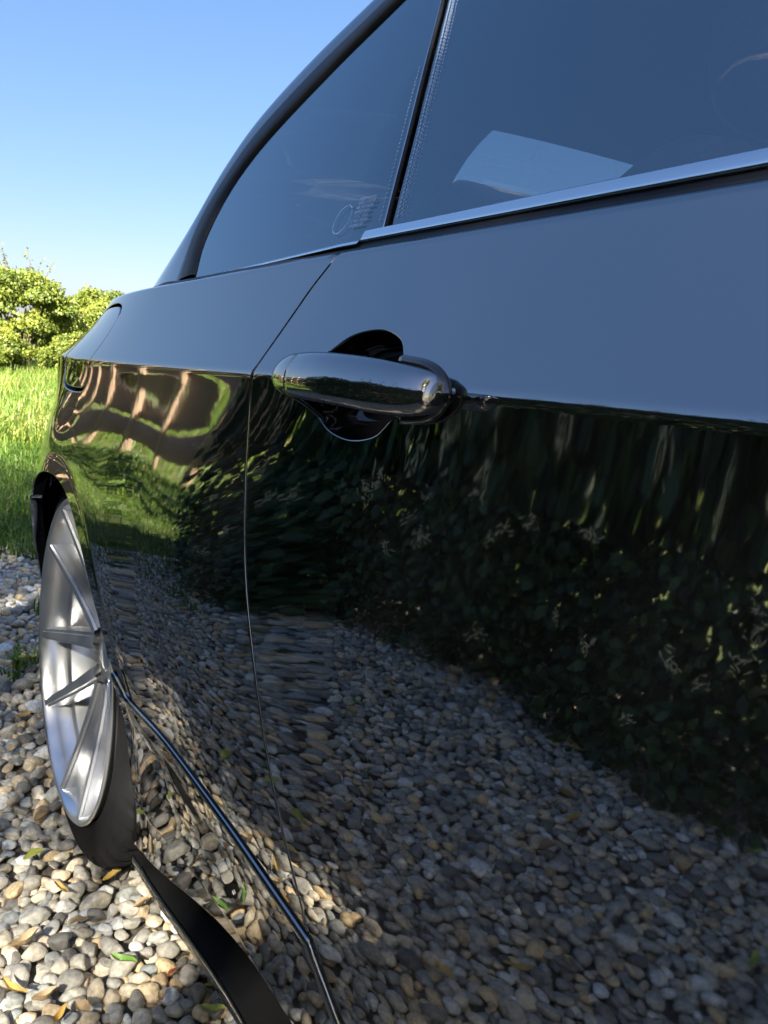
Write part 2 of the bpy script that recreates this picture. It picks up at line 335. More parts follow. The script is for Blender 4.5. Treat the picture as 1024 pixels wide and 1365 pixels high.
for mir in (False, True):
    sfx = mir
    shiftd = np.array([-.0030, 0]); shiftq = np.array([.0030, 0])
    # quarter panel: belt, tail, bumper joint, arch, bottom seam, shut line
    aend = math.degrees(math.asin((.545-WZ)/RA))
    poly = np.vstack([bl(.5305, 2.05), [(2.10, .60), (2.0, .552), (1.75, .547)], arc(WY, WZ, RA, aend, 180-ARCH_END, 90), SEAM[2:]+[0, .0026], SHUT[::-1]+shiftq])
    qp = part('quarter_panel', panel_mesh('quarter_panel', poly, [fuel_poly(.0055)] if not mir else [], mirror=mir), None, M['paint'])
    if not mir:
        ff = part('fuel_flap', panel_mesh('fuel_flap', fuel_poly(-.0026), off=.0006, arches=False, flange=.010, belt_edge=False), None, M['paint'])
    # door
    front = np.array([(-.86, .90), (-.88, .80), (-.895, .62), (-.88, .42), (-.85, .30), (-.80, .255)])
    poly = np.vstack([bl(-.86, .5235), SHUT+shiftd, DOORLOW[1:]+shiftd*[.6, 1]+[0, .0018], [(0, .25), (-.78, .25)], front[::-1]])
    door = part('door', panel_mesh('door', poly, [HOLE] if not mir else [], mirror=mir, arches=False), None, M['paint'])
    if not mir: DOOR = door
    else: DOORL = door
    # front wing
    FY = WY-2.76
    poly = np.vstack([[(-2.02, .70)], bl(-2.0, -.865, -.0)*[1, 1], front+[-.004, 0], [(-.83, .22)], [(FY+RA, .22)], arc(FY, WZ, RA, 0, 150, 60), [(-2.0, .50)]])
    part('front_wing', panel_mesh('front_wing', poly, mirror=mir), None, M['paint'])
    # bumpers
    poly = np.vstack([arc(WY, WZ, RA, -8, aend-.4, 30)[::-1], [(WY+RA+.01, .19), (2.27, .19), (2.30, .45), (2.10, .594), (2.0, .548), (1.75, .543)]])
    part('rear_bumper_side', panel_mesh('rear_bumper_side', poly, off=-.0035, mirror=mir), None, M['paint'])
    poly = np.array([(-2.25, .19), (-2.25, .6), (-2.03, .69), (-2.006, .50), (FY-RA*.87-.012, WZ+.14), (FY-RA-.01, .25), (FY-RA-.01, .19)])
    part('front_bumper_side', panel_mesh('front_bumper_side', poly, mirror=mir), None, M['paint'])
    # side skirt: face, dark channel, lip
    zt, xt = np.array([.135, .16, .235, .238, .25, .45]), np.array([.004, .002, .0, .0, .0, .0])
    def Xk(y, z): return X(y, np.maximum(z, .234)) + .10*np.maximum(.234-z, 0)
    def Nk(y, z, e=.0006):
        gy_ = (Xk(y+e, z)-Xk(y-e, z))/(2*e); gz_ = (Xk(y, z+e)-Xk(y, z-e))/(2*e); n_ = np.stack([-np.ones_like(gy_), gy_, gz_], -1)
        return n_/np.linalg.norm(n_, axis=-1, keepdims=True)
    srows = np.array([-.64, -.628, -.615, -.60, -.585, -.575, -.57, -.566, -.562, -.558, -.554, -.55, -.53, -.51, -.49, -.47, -.45, -.43])
    e2 = math.degrees(math.asin((.165-WZ)/RA))
    top = SEAM[2:]-[0, .0062]
    poly = np.vstack([arc(WY, WZ, RA+.002, 180-ARCH_END+.6, 180-e2, 10), [(.950, .152), (.90, .161), (.80, .186), (.70, .211), (.60, .230), (.5, .238), (.4, .239), (-.84, .239), (-.86, .242)], [(-.1, .2436)], DOORLOW[::-1]+[.0045, -.0045], top[::-1]])
    part('side_skirt', panel_mesh('side_skirt', poly, fx=Xk, fn=Nk, mirror=mir, arches=False, off=-.0045, rows=srows, flange=.022, edge=.0048), None, M['paint'])
    ys = np.linspace(-.86, .945, 60)
    prof = np.array([(.018, .234), (.020, .226), (.032, .208), (.042, .190), (.048, .172), (.044, .160), (.030, .154), (.012, .150), (.006, .148)])
    lipp = np.array([(.0052, .1480), (.0040, .1470), (.0032, .1400), (.0040, .1320), (.008, .128), (.05, .126)])
    for nm, pr, mt in (('skirt_channel', prof, 'matte_black'), ('skirt_lip', lipp, 'paint')):
        tz = np.interp(ys, [.4, .5, .6, .7, .8, .9, .945], [.239, .238, .230, .211, .186, .161, .152])
        G = np.array([[(X(y, .24)+a*(1 if b > .15 else 1)-.004*(b <= .152), y, (.140+(b-.148)*(q-.134)/(.228-.142)) if b > .148 else b-.008) for a, b in pr] for y, q in zip(ys, tz)])
        if mir: G[..., 0] = 2*MIRX-G[..., 0]
        part(nm, grid_mesh(nm, G, flip=mir), None, M[mt])
    # dark structure behind the gaps
    poly = np.vstack([bl(-2.0, 2.0, -.03), [(2.0, .25), (WY+RA+.06, .25)], arc(WY, WZ, RA+.05, 0, 180, 60), [(WY-RA-.05, .25), (FY+RA+.06, .25)], arc(FY, WZ, RA+.05, 0, 180, 60), [(FY-RA-.05, .25), (-2.0, .25)]])
    part('inner_structure', panel_mesh('inner_structure', poly, off=.045, flange=0, mirror=mir, gy=.05, rows=np.array([-.5, -.3, -.15, -.03, -.01, 0, .01, .04])), None, M['inner'])

# ---- glass house curves (y, z) on the side glass surface
INNER = catmull([(.950, .9000), (.976, .946), (.966, 1.006), (.912, 1.056), (.794, 1.109), (.687, 1.148), (.56, 1.193), (.38, 1.228), (.1, 1.258), (-.15, 1.262), (-.40, 1.245), (-.62, 1.195), (-.85, 1.10), (-1.05, .99), (-1.13, .91)], 8)
OUTER = catmull([(1.037, .8925), (1.069, .977), (1.040, 1.035), (.991, 1.089), (.885, 1.136), (.752, 1.172), (.60, 1.221), (.40, 1.256), (.1, 1.286), (-.16, 1.290), (-.43, 1.272), (-.67, 1.218), (-.91, 1.12), (-1.11, 1.0), (-1.19, .91)], 8)
RAIL = catmull([(1.195, .8850), (1.092, .986), (1.062, 1.050), (1.012, 1.106), (.905, 1.155), (.771, 1.191), (.61, 1.238), (.41, 1.274), (.1, 1.304), (-.17, 1.308), (-.45, 1.289), (-.70, 1.232), (-.95, 1.13), (-1.16, 1.005), (-1.26, .905)], 8)
def on_glass(P, d=0.): return np.stack([Xg(P[:, 0], P[:, 1])+d, P[:, 0], P[:, 1]], 1)
def mir_(G, m):
    G = G.copy()
    if m: G[..., 0] = 2*MIRX-G[..., 0]
    return G
def Ng(y, z, e=.002):
    gy_ = (Xg(y+e, z)-Xg(y-e, z))/(2*e); gz_ = (Xg(y, z+e)-Xg(y, z-e))/(2*e); n_ = np.stack([-np.ones_like(gy_), gy_, gz_], -1)
    return n_/np.linalg.norm(n_, axis=-1, keepdims=True)
def gbase(y, d=0.): return swage(y)+.0975+d
# door glass rear edge and the quarter glass front edge
PILL = catmull([(.487, .898), (.491, .911), (.522, .999), (.570, 1.104), (.63, 1.19), (.66, 1.23)], 10)
iq = int(np.argmin(np.abs(INNER[:, 0]-.61)))
PQ = PILL[PILL[:, 1] < 1.176]
for m in (False, True):
    lo = np.stack([np.linspace(.498, .950, 30), gbase(np.linspace(.498, .950, 30))], 1)
    poly = np.vstack([lo, INNER[1:iq], (PQ+[.009, 0])[::-1]])
    part('quarter_window', panel_mesh('quarter_window', poly, fx=Xg, fn=Ng, mirror=m, flange=.0, gy=.04, rows=np.arange(.1, .5, .03), arches=False, off=.0015), None, M['glass'])
    lo = np.stack([np.linspace(-1.1, .4835, 60), gbase(np.linspace(-1.1, .4835, 60))], 1)
    poly = np.vstack([lo, PQ-[.003, 0], INNER[iq:]])
    part('window', panel_mesh('window', poly, fx=Xg, fn=Ng, mirror=m, flange=.0, gy=.05, rows=np.arange(.1, .5, .03), arches=False, off=.0), DOORL if m else DOOR, M['glass'])
    if not m: bpy.data.objects[-1] if False else None
    OUT_ = OUTER*.66+INNER*.34
    # black weatherstrip with a rounded face
    k = len(INNER)
    G = np.stack([on_glass(INNER, .004), on_glass(INNER*.92+OUT_*.08, -.002), on_glass(INNER*.6+OUT_*.4, -.0035), on_glass(INNER*.25+OUT_*.75, -.0035), on_glass(INNER*.04+OUT_*.96, -.002), on_glass(OUT_, .006)], 1)
    part('weatherstrip', grid_mesh('weatherstrip', mir_(G, m), flip=m), None, M['rubber'])
    R3 = on_glass(RAIL, .008); O3 = on_glass(OUT_, .0015)
    bo = np.array([-.55, 0, .83])
    G = np.stack([O3+[.004, 0, -.002]]+[O3*(1-q)+R3*q+bo*(.0065*math.sin(math.pi*min(1, q*.92))) for q in (0, .12, .25, .4, .55, .7, .85, 1.)]+[R3+[.016, 0, .002]], 1)
    part('roof_rail', grid_mesh('roof_rail', mir_(G, m), flip=m), None, M['paint'])
    # end seal of the door glass
    V = on_glass(resample(PQ, .02)+[.003, 0], -.0012)
    if m: V[:, 0] = 2*MIRX-V[:, 0]
    part('pillar_seal', tube_mesh('pillar_seal', V, .0018, 8), None, M['rubber'])
    V = on_glass(resample(PQ, .02)+[.0068, 0], -.0005)
    if m: V[:, 0] = 2*MIRX-V[:, 0]
    part('pillar_trim', tube_mesh('pillar_trim', V, .0011, 8), None, M['satin'])
    # bright belt mouldings
    def mould(name, y0, y1, hh, zo, xo, mt, parent=None):
        y = np.linspace(y0, y1, 70); zc = swage(y)+.0965+zo; x = Xg(y, zc)+xo
        sec = np.array([(.004, -hh*.55), (-.0035, -hh*.52), (-.0040, -hh*.44), (-.0030, -hh*.15), (-.0014, hh*.2), (.0, hh*.42), (.0015, hh*.5), (.006, hh*.52)])
        G = np.array([[(x[i]+a, y[i], zc[i]+b) for a, b in sec] for i in range(len(y))])
        return part(name, grid_mesh(name, mir_(G, m), flip=m), parent, M[mt])
    mould('belt_moulding', -1.08, .516, .0088, .0075, -.003, 'chrome')
    mould('quarter_moulding', .5185, .985, .0040, .0035, -.003, 'chrome')
    y = np.linspace(-1.08, 1.0, 90)
    G = np.array([[(X(t, swage(t)+.0865)+a, t, swage(t)+b) for a, b in ((.008, .076), (.0068, .0860), (.0070, .0905), (.0095, .0935), (.013, .0950), (.0165, .0985 if t < .516 else .0960), (.0180, .1035 if t < .516 else .0975))] for t in y])
    part('belt_seal', grid_mesh('belt_seal', mir_(G, m), flip=m), None, M['rubber'])
# roof, rear window, windscreen as one sweep between the two rails, cut into parts
def crown(P3, bulge):
    s = np.linspace(0, 1, 25); a = P3[:, None, :]; b = P3[:, None, :].copy(); b[..., 0] = 2*MIRX-b[..., 0]
    G = a*(1-s)[None, :, None]+b*s[None, :, None]
    G[..., 2] += bulge[:, None]*(1-(2*s-1)**4)[None, :]*.6 + bulge[:, None]*(1-(2*s-1)**2)[None, :]*.4
    return G
R3 = on_glass(RAIL, .008)+[.012, 0, .002]
def span(name, lo, hi, mt, bulge=.05, push=0., s0=0, s1=25):
    k = (RAIL[:, 0] <= hi) & (RAIL[:, 0] >= lo); P3 = R3[k]; G = crown(P3, np.full(len(P3), bulge))[:, s0:s1]
    if push:
        s = np.linspace(0, 1, 25); G[..., 1] += push*(1-(2*s-1)**2)[None, :]
    part(name, grid_mesh(name, G), None, M[mt])
span('roof', -.58, .97, 'paint', .05)
span('rear_window', .95, 1.25, 'glass', .05, 0., 6, 19)
span('rear_pillar', .95, 1.25, 'paint', .05, 0., 0, 7)
span('rear_pillar', .95, 1.25, 'paint', .05, 0., 18, 25)
span('windscreen', -1.3, -.57, 'glass', .05)
def deck(name, ys, mt, bulge=.04, hh=.0895):
    P3 = np.stack([X(ys, swage(ys)+hh), ys, swage(ys)+hh], 1); part(name, grid_mesh(name, crown(P3, np.full(len(ys), bulge)), flip=True), None, M[mt])
deck('boot_lid', np.linspace(1.02, 2.1, 30), 'paint', .02)
deck('bonnet', np.linspace(-2.05, -1.08, 24), 'paint', .06)
def fascia(name, y, zz, mt, bow):
    s = np.linspace(0, 1, 25); G = np.array([[(X(y, min(z, .8))*(1-t)+(2*MIRX-X(y, min(z, .8)))*t, y+bow*(1-(2*t-1)**4), z) for t in s] for z in zz])
    part(name, grid_mesh(name, G, flip=bow > 0), None, M[mt])
fascia('rear_fascia', 2.29, np.linspace(.19, .845, 12), 'paint', .06)
fascia('front_fascia', -2.24, np.linspace(.19, .68, 12), 'paint', -.08)
part('underbody', mesh_np('underbody', *box(MIRX, .0, .19, 1.56, 4.3, .02)), None, M['inner'])

# ---- window marking: etched ring, rows of small print and the dotted band along the glass edges
c0 = np.array([.572, .9235]); th = np.linspace(0, 2*np.pi, 41)
ring = np.stack([c0[0]+.0135*np.cos(th), c0[1]+.0115*np.sin(th)], 1)
def ribbon(name, P, wd, parent=None, off=-.0006, mt='etch'):
    P = np.asarray(P); T = np.gradient(P, axis=0); T /= np.linalg.norm(T, axis=1, keepdims=True)+1e-9; Nn = np.stack([-T[:, 1], T[:, 0]], 1)*wd/2
    G = np.stack([on_glass(P+Nn, off), on_glass(P-Nn, off)], 1); return part(name, grid_mesh(name, G), parent, M[mt])
M['etch_soft'] = None
m_, n_, l_, b_ = mat('window_print'); b_.inputs['Base Color'].default_value = (.6, .7, .85, 1); b_.inputs['Roughness'].default_value = .7
tr_ = n_.new('ShaderNodeBsdfTransparent'); mx_ = n_.new('ShaderNodeMixShader'); mx_.inputs['Fac'].default_value = .42
l_.new(b_.outputs[0], mx_.inputs[2]); l_.new(tr_.outputs[0], mx_.inputs[1]); l_.new(mx_.outputs[0], n_['Material Output'].inputs['Surface'])
M['etch_soft'] = m_
ribbon('etched_ring', ring, .0009, mt='etch_soft')
rr = random.Random(3)
V_, F_ = [], []
for row in range(7):
    yy_ = .553-.000*row; z_ = .9385-row*.0036; yc_ = .553
    x_ = yc_
    while x_ > .530:
        ln = rr.choice((.0012, .002, .003, .0026)); 
        if rr.random() > .18 and x_-ln > .528:
            q = np.array([(x_, z_), (x_-ln, z_), (x_-ln, z_-.0021), (x_, z_-.0021)]); b0 = len(V_)*4
            V_.append(on_glass(q, -.0006)); F_.append([b0, b0+1, b0+2, b0+3])
        x_ -= ln+.0008
part('window_print', mesh_np('window_print', np.vstack(V_), np.array(F_)), None, M['etch_soft'])
# dots: tiny printed squares along the rear edge of the door glass and the front edge of the quarter glass
V_, F_ = [], []
L = resample(PQ[PQ[:, 1] > .912], .0036)
for i, p in enumerate(L):
    for j in range(4):
        q0 = p+[-.008-.0032*j, .0018*(j % 2)]; s_ = .0011-.0002*j
        q = q0+np.array([(-s_, -s_), (s_, -s_), (s_, s_), (-s_, s_)]); b0 = len(V_)*4; V_.append(on_glass(q, -.0008)); F_.append([b0, b0+1, b0+2, b0+3])
part('printed_dots', mesh_np('printed_dots', np.vstack(V_), np.array(F_)), None, M['etch_soft'])
V_, F_ = [], []
for i, p in enumerate(L[: int(len(L)*.5)]):
    q0 = p+[.0175, 0]; s_ = .0008; q = q0+np.array([(-s_, -s_), (s_, -s_), (s_, s_), (-s_, s_)]); b0 = len(V_)*4; V_.append(on_glass(q, .0006)); F_.append([b0, b0+1, b0+2, b0+3])
part('printed_dots', mesh_np('printed_dots', np.vstack(V_), np.array(F_)), None, M['etch_soft'])

# ---- door handle with its bowl
def bowl():
    L = resample(HOLE, .004, True); L = L - (L-L.mean(0))*.012; c = np.array([.421, .800]); rows = []
    for s, d in ((1, .006), (.985, .011), (.95, .018), (.86, .026), (.70, .033), (.45, .037), (.2, .0385), (.02, .039)):
        q = c+(L-c)*s; x0 = X(L[:, 0], L[:, 1]); rows.append(np.stack([x0*s+X(*c)*(1-s)+d, q[:, 0], q[:, 1]], 1))
    return grid_mesh('handle_bowl', np.array(rows), closed_v=True, flip=False)
part('handle_bowl', bowl(), DOOR, M['gloss_black'])
ST = np.array([  # y, z top, z bottom, outermost x, thickness
    (.3095, .8090, .7970, -.0225, .012), (.3115, .8120, .7940, -.0262, .0150), (.316, .8138, .7917, -.0292, .0170), (.324, .8152, .7905, -.0325, .0180), (.335, .8165, .7898, -.0352, .0185),
    (.350, .8178, .7895, -.0376, .0185), (.370, .8187, .7900, -.0390, .0185), (.396, .8192, .7900, -.0392, .0185), (.420, .8190, .7898, -.0380, .0185), (.4415, .8180, .7898, -.0360, .0185)])
CAPS = np.array([(.4421, .8179, .7899, -.0359, .0185), (.455, .8170, .7903, -.0342, .0190), (.468, .8152, .7914, -.0315, .0200), (.479, .8122, .7934, -.0275, .0200), (.486, .8088, .7962, -.0230, .0180), (.4895, .8045, .8000, -.0180, .014)])
def bar(name, S, sub=6):
    yy = np.concatenate([np.linspace(S[i, 0], S[i+1, 0], sub, endpoint=False) for i in range(len(S)-1)]+[[S[-1, 0]]])
    from_ = catmull(S, sub); S2 = from_
    th = np.linspace(0, 2*np.pi, 48, endpoint=False); rows = []
    for y, zt, zb, xo, tk in S2:
        c, s = np.cos(th), np.sin(th); ex, ez = 2/2.3, 2/2.0
        px = np.sign(c)*np.abs(c)**ex; pz = np.sign(s)*np.abs(s)**ez
        xx = np.where(px > 0, xo+tk*.55-tk*.55*px, xo+tk*.55-tk*.45*px)
        zz = (zt+zb)/2+(zt-zb)/2*pz
        xx = xx+.20*(zz-(zt+zb)/2)*(px > 0)*np.abs(px)**.5
        rows.append(np.stack([xx, np.full(48, y), zz], 1))
    rows = [np.repeat(rows[0].mean(0)[None], 48, 0)]+rows+[np.repeat(rows[-1].mean(0)[None], 48, 0)]
    return grid_mesh(name, np.array(rows), closed_v=True, flip=True)
part('handle', bar('handle', ST), DOOR, M['paint'])
part('handle_end_cap', bar('handle_end_cap', CAPS), DOOR, M['paint'])
# gasket round the front foot of the handle, and both feet
g = np.array([(-.001, .365, .8175), (-.0035, .340, .8158), (-.0045, .326, .8115), (-.005, .3195, .804), (-.0045, .323, .7955), (-.003, .338, .7885), (-.001, .362, .7855)])
part('handle_gasket', tube_mesh('handle_gasket', catmull(g, 8), .0034, 10), DOOR, M['gloss_black'])
g = np.array([(.004, .455, .7745), (-.001, .475, .7835), (-.004, .49, .7885), (-.004, .502, .795), (-.002, .502, .806), (.002, .485, .814)])
part('handle_gasket', tube_mesh('handle_gasket', catmull(g, 8), .0026, 10), DOOR, M['gloss_black'])
foot = np.array([(.452, .811, .796, -.020, .03), (.470, .811, .796, -.020, .035), (.486, .809, .797, -.012, .03), (.494, .806, .799, -.004, .012)])
part('handle_foot', bar('handle_foot', foot), DOOR, M['gloss_black'])

# ---- wheels
def lathe(name, prof, n=96, flip=False):
    th = np.linspace(0, 2*np.pi, n, endpoint=False); pr = np.asarray(prof, float)
    G = np.stack([np.stack([np.full(len(pr), 0)+pr[:, 0], pr[:, 1]*math.cos(t), pr[:, 1]*math.sin(t)], 1) for t in th])
    return grid_mesh(name, G, closed_u=True, flip=flip)
def tyre_mesh():
    R = .3235
    prof = [(.012, .250), (.004, .2555), (.002, .262), (.0035, .274), (.006, .287), (.009, .299), (.012, .308), (.016, .3145)]
    tread = [(.021, .3185), (.030, .3208), (.044, .3225), (.046, .3225), (.048, .315), (.056, .315), (.058, .323), (.085, .3235), (.087, .316), (.095, .316), (.097, .3235), (.125, .3235), (.127, .316), (.135, .316), (.137, .3235), (.162, .323), (.164, .315), (.172, .315), (.174, .3225), (.19, .321), (.204, .318)]
    inner = [(.216, .312), (.224, .30), (.226, .285), (.22, .262), (.208, .250)]
    pr = np.array(prof+tread+inner); nT = len(prof); n = 264
    th = np.linspace(0, 2*np.pi, n, endpoint=False); G = np.zeros((n, len(pr), 3))
    for i, t in enumerate(th):
        r = pr[:, 1].copy(); k = (i % 6)
        for j in range(nT-2, nT+len(tread)):
            lag = int(abs(pr[j, 0]-.11)*46)
            if (i+lag) % 6 == 0 and (pr[j, 0] < .045 or pr[j, 0] > .176): r[j] -= .0065
            elif (i+2*lag) % 6 == 0 and r[j] > .3215: r[j] -= .003
        G[i] = np.stack([pr[:, 0], r*math.cos(t), r*math.sin(t)], 1)
    return grid_mesh('tyre', G, closed_u=True)
ME = {}
ME['tyre'] = tyre_mesh()
ME['barrel'] = lathe('rim_barrel', [(.012, .247), (.003, .2485), (-.001, .2525), (-.002, .2545), (-.004, .2545), (-.006, .2525), (-.006, .2495), (-.004, .2475), (.0, .2455), (.006, .2425), (.016, .2405), (.040, .2385), (.0405, .2375), (.043, .2290), (.046, .2270), (.10, .2215), (.16, .2205), (.20, .232)], 128, True)
ME['hub'] = lathe('hub', [(.055, .001), (.054, .030), (.0555, .034), (.056, .062), (.060, .072), (.075, .078), (.10, .08)], 64, True)
ME['cap'] = lathe('centre_cap', [(.047, .0005), (.0475, .020), (.049, .0265), (.0515, .0285), (.056, .029)], 48, True)
ME['bolt'] = lathe('wheel_bolt', [(.049, .0004), (.049, .0075), (.0505, .0088), (.060, .009)], 6, True)
ME['disc'] = lathe('brake_disc', [(.115, .07), (.112, .085), (.112, .165), (.116, .168), (.135, .168), (.138, .165), (.138, .09)], 96, True)
def spoke_mesh(half):
    """V spoke arm: starts at the hub, runs out to the lip at angle half (radians) from the V's axis (axis = +y)"""
    out = []
    ts = np.array([0, .12, .3, .5, .7, .86, .95, 1.0])
    for t in ts:
        r = .058+(.2425-.058)*t
        a = half*(t**.62)*1.0 if True else half
        q0 = .056*np.array([math.cos(half*.42), math.sin(half*.42)]); q1 = .2455*np.array([math.cos(half), math.sin(half)]); q = q0*(1-t)+q1*t
        r, a = math.hypot(*q), math.atan2(q[1], q[0])
        x = .044-.046*t**1.25                          # concave face
        wd = (.0150-.0062*t) ; dp = .040-.004*t
        out.append((r, a, x, wd, dp))
    rows = []
    P = np.array([(r*math.cos(a), r*math.sin(a)) for r, a, x, wd, dp in out]); T = np.gradient(P, axis=0); T /= np.linalg.norm(T, axis=1, keepdims=True); Nn = np.stack([-T[:, 1], T[:, 0]], 1)
    for (r, a, x, wd, dp), p, nn in zip(out, P, Nn):
        sec = [(-1.0, dp+.004), (-1.32, dp), (-1.15, .014), (-1.0, .0045), (-.62, .0040), (-.52, .0), (.52, 0), (.62, .0040), (1.0, .0045), (1.15, .014), (1.32, dp), (1.0, dp+.004)]
        rows.append([(x+d, *(p+nn*wd*s)) for s, d in sec])
    G = np.array(rows)
    return grid_mesh('spoke', G, flip=True)
for k, h in (('spA', .37), ('spB', -.37)):
    ME[k] = spoke_mesh(h)
    for p_ in ME[k].polygons: p_.use_smooth = False
# barrel side fillets between the spokes: the pale pocket walls
def make_wheel(y, right=True, detailed=True):
    wq = part('wheel', None) if False else None
    e = bpy.data.objects.new('wheel', None); COL.objects.link(e); e.parent = car; e.matrix_parent_inverse = CARM
    e.location = (WX if right else 2*MIRX-WX, y, WZ)
    cb = math.radians(3.0)
    e.rotation_euler = (0, cb if right else -cb, 0 if right else 0)
    if not right: e.scale = (-1, 1, 1)
    for nm, key, mt in (('tyre', 'tyre', 'tyre'), ('rim_barrel', 'barrel', 'rim'), ('hub', 'hub', 'rim'), ('centre_cap', 'cap', 'rim_cut'), ('brake_disc', 'disc', 'brake')):
        link(nm, ME[key], e, M[mt])
    for k in range(5):
        a = math.radians(155+72*k)
        for key in ('spA', 'spB'):
            s = link('spoke', ME[key], e, M['rim']); s.rotation_euler = (a, 0, 0)
        b = link('wheel_bolt', ME['bolt'], e, M['satin']); aa = a+math.radians(36); b.location = (.004, .046*math.cos(aa), .046*math.sin(aa))
    V, F = box(.15, .0, .0, .07, .09, .14); cal = link('brake_caliper', mesh_np('brake_caliper', V+np.array([0, -.135, .04]), F), e, M['matte_black']); bevel(cal, .012, 3)
    V, F = box(-.0005, 0, 0, .006, .010, .010)
    return e
for yy_ in (WY, WY-2.76):
    make_wheel(yy_, True); make_wheel(yy_, False)
    for mir in (False, True):
        th = np.radians(np.linspace(-4, 184, 60)); xs = np.array([.034, .05, .10, .26, .27])
        rr_ = np.array([RA+.012, RA+.045, RA+.05, RA+.05, .05])
        G = np.array([[(x, yy_+r*math.cos(t), WZ+r*math.sin(t)) for x, r in zip(xs, rr_)] for t in th])
        part('wheel_arch_liner', grid_mesh('wheel_arch_liner', mir_(G, mir), flip=mir), None, M['matte_black'])

# ---- cabin
def cushion(name, V, F, parent, bw, mt='seat', lean=0., piv=(0, 0, 0)):
    o = part(name, mesh_np(name, V, F), parent, M[mt]); bevel(o, bw, 4)
    return o
def seat(name, xc, y, rear=False):
    e = bpy.data.objects.new(name, None); COL.objects.link(e); e.parent = car; e.matrix_parent_inverse = CARM; e.location = (xc, y, .3)
    o = link('seat_back', mesh_np('seat_back', *box(0, 0, .46, .50, .13, .62)), e, M['seat']); bevel(o, .055, 4); o.rotation_euler = (math.radians(-17), 0, 0)
    o = link('seat_cushion', mesh_np('seat_cushion', *box(0, -.28, .12, .50, .52, .16)), e, M['seat']); bevel(o, .05, 4)
    for s in (-1, 1):
        o = link('side_bolster', mesh_np('side_bolster', *box(s*.225, -.035, .44, .09, .15, .50)), e, M['seat']); bevel(o, .035, 4); o.rotation_euler = (math.radians(-17), 0, 0)
    o = link('headrest', mesh_np('headrest', *box(0, .0, .885, .27, .10, .17)), e, M['seat']); bevel(o, .045, 4); o.rotation_euler = (math.radians(-15), 0, 0)
    return e
seat('front_seat', .50, .22).scale = (1, 1, .95); seat('front_seat', 1.35, .22).scale = (1, 1, .95)
for xc in (.66, 1.16):
    e = seat('rear_seat', xc, .84)
    e.scale = (.95, 1, .86)
part('rear_shelf', mesh_np('rear_shelf', *box(MIRX, 1.06, .865, 1.46, .36, .02)), None, M['trim'])
part('cabin_floor', mesh_np('cabin_floor', *box(MIRX, -.1, .26, 1.5, 2.2, .02)), None, M['trim'])
d = part('dashboard', mesh_np('dashboard', *box(MIRX, -.83, .75, 1.48, .36, .3)), None, M['trim']); bevel(d, .06, 3)
for xx in (.115, 2*MIRX-.115):
    part('door_card', mesh_np('door_card', *box(xx+(.012 if xx < 1 else -.012), -.15, .58, .02, 1.9, .60)), None, M['trim'])
for nm, dz in (('headliner', -.015),):
    k = (RAIL[:, 0] <= .97) & (RAIL[:, 0] >= -.58); P3 = R3[k]+[.012, 0, dz]; part(nm, grid_mesh(nm, crown(P3, np.full(len(P3), .045)), flip=True), None, M['liner'])

# ================================================================ GROUND
def ground_mat(name, stops, scale, bump=.5, dist=.03):
    m, n, l, b = mat(name); tc = n.new('ShaderNodeTexCoord'); t = n.new('ShaderNodeTexNoise'); t.inputs['Scale'].default_value = scale; t.inputs['Detail'].default_value = 8
    t2 = n.new('ShaderNodeTexNoise'); t2.inputs['Scale'].default_value = scale*.08; t2.inputs['Detail'].default_value = 3
    l.new(tc.outputs['Object'], t.inputs['Vector']); l.new(tc.outputs['Object'], t2.inputs['Vector'])
    mx = n.new('ShaderNodeMath'); mx.operation = 'MULTIPLY_ADD'; mx.inputs[1].default_value = .5
    mb = n.new('ShaderNodeMath'); mb.operation = 'MULTIPLY'; mb.inputs[1].default_value = .5
    l.new(t2.outputs['Fac'], mb.inputs[0]); l.new(t.outputs['Fac'], mx.inputs[0]); l.new(mb.outputs[0], mx.inputs[2])
    r = ramp(n, stops); l.new(mx.outputs[0], r.inputs['Fac']); l.new(r.outputs['Color'], b.inputs['Base Color']); b.inputs['Roughness'].default_value = .9
    bp = n.new('ShaderNodeBump'); bp.inputs['Strength'].default_value = bump; bp.inputs['Distance'].default_value = dist
    l.new(t.outputs['Fac'], bp.inputs['Height']); l.new(bp.outputs['Normal'], b.inputs['Normal'])
    return m
M['turf'] = ground_mat('turf', [(.3, (.045, .060, .014)), (.5, (.095, .125, .028)), (.66, (.17, .17, .055)), (.8, (.22, .19, .09))], 9)
M['earth'] = ground_mat('gravel_bed', [(.3, (.035, .030, .024)), (.5, (.09, .078, .062)), (.7, (.17, .15, .125))], 60, .8, .01)
def sheet(name, x0, x1, y0, y1, z, nx, ny, mt, wob=0., edge=0.):
    xs = np.linspace(x0, x1, nx); ys = np.linspace(y0, y1, ny); Xg_, Yg_ = np.meshgrid(xs, ys)
    Z = np.full_like(Xg_, z)+wob*noise2(Xg_*.25, Yg_*.25, 4)
    return tag(link(name, grid_mesh(name, np.stack([Xg_, Yg_, Z], -1), flip=True), None, M[mt]), kind='structure')
sheet('field', -400, 400, -300, 600, -.035, 3, 3, 'turf')
GE = 3.15                                   # where the gravel gives way to grass
def gravel_edge(x): return GE-.9*np.clip((-.35-np.asarray(x))/.5, 0, 1)+.25*noise2(np.asarray(x)*1.6, 0*np.asarray(x)+3, 9)
xs = np.linspace(-1.75, 2.6, 60)
G = np.stack([np.stack([xs, np.full_like(xs, -6.), np.full_like(xs, -.017)], 1), np.stack([xs, np.full_like(xs, 1.), np.full_like(xs, -.017)], 1), np.stack([xs, gravel_edge(xs)+.15, np.full_like(xs, -.017)], 1)])
gravel = tag(link('gravel_drive', grid_mesh('gravel_drive', G, flip=True), None, M['earth']), kind='structure')

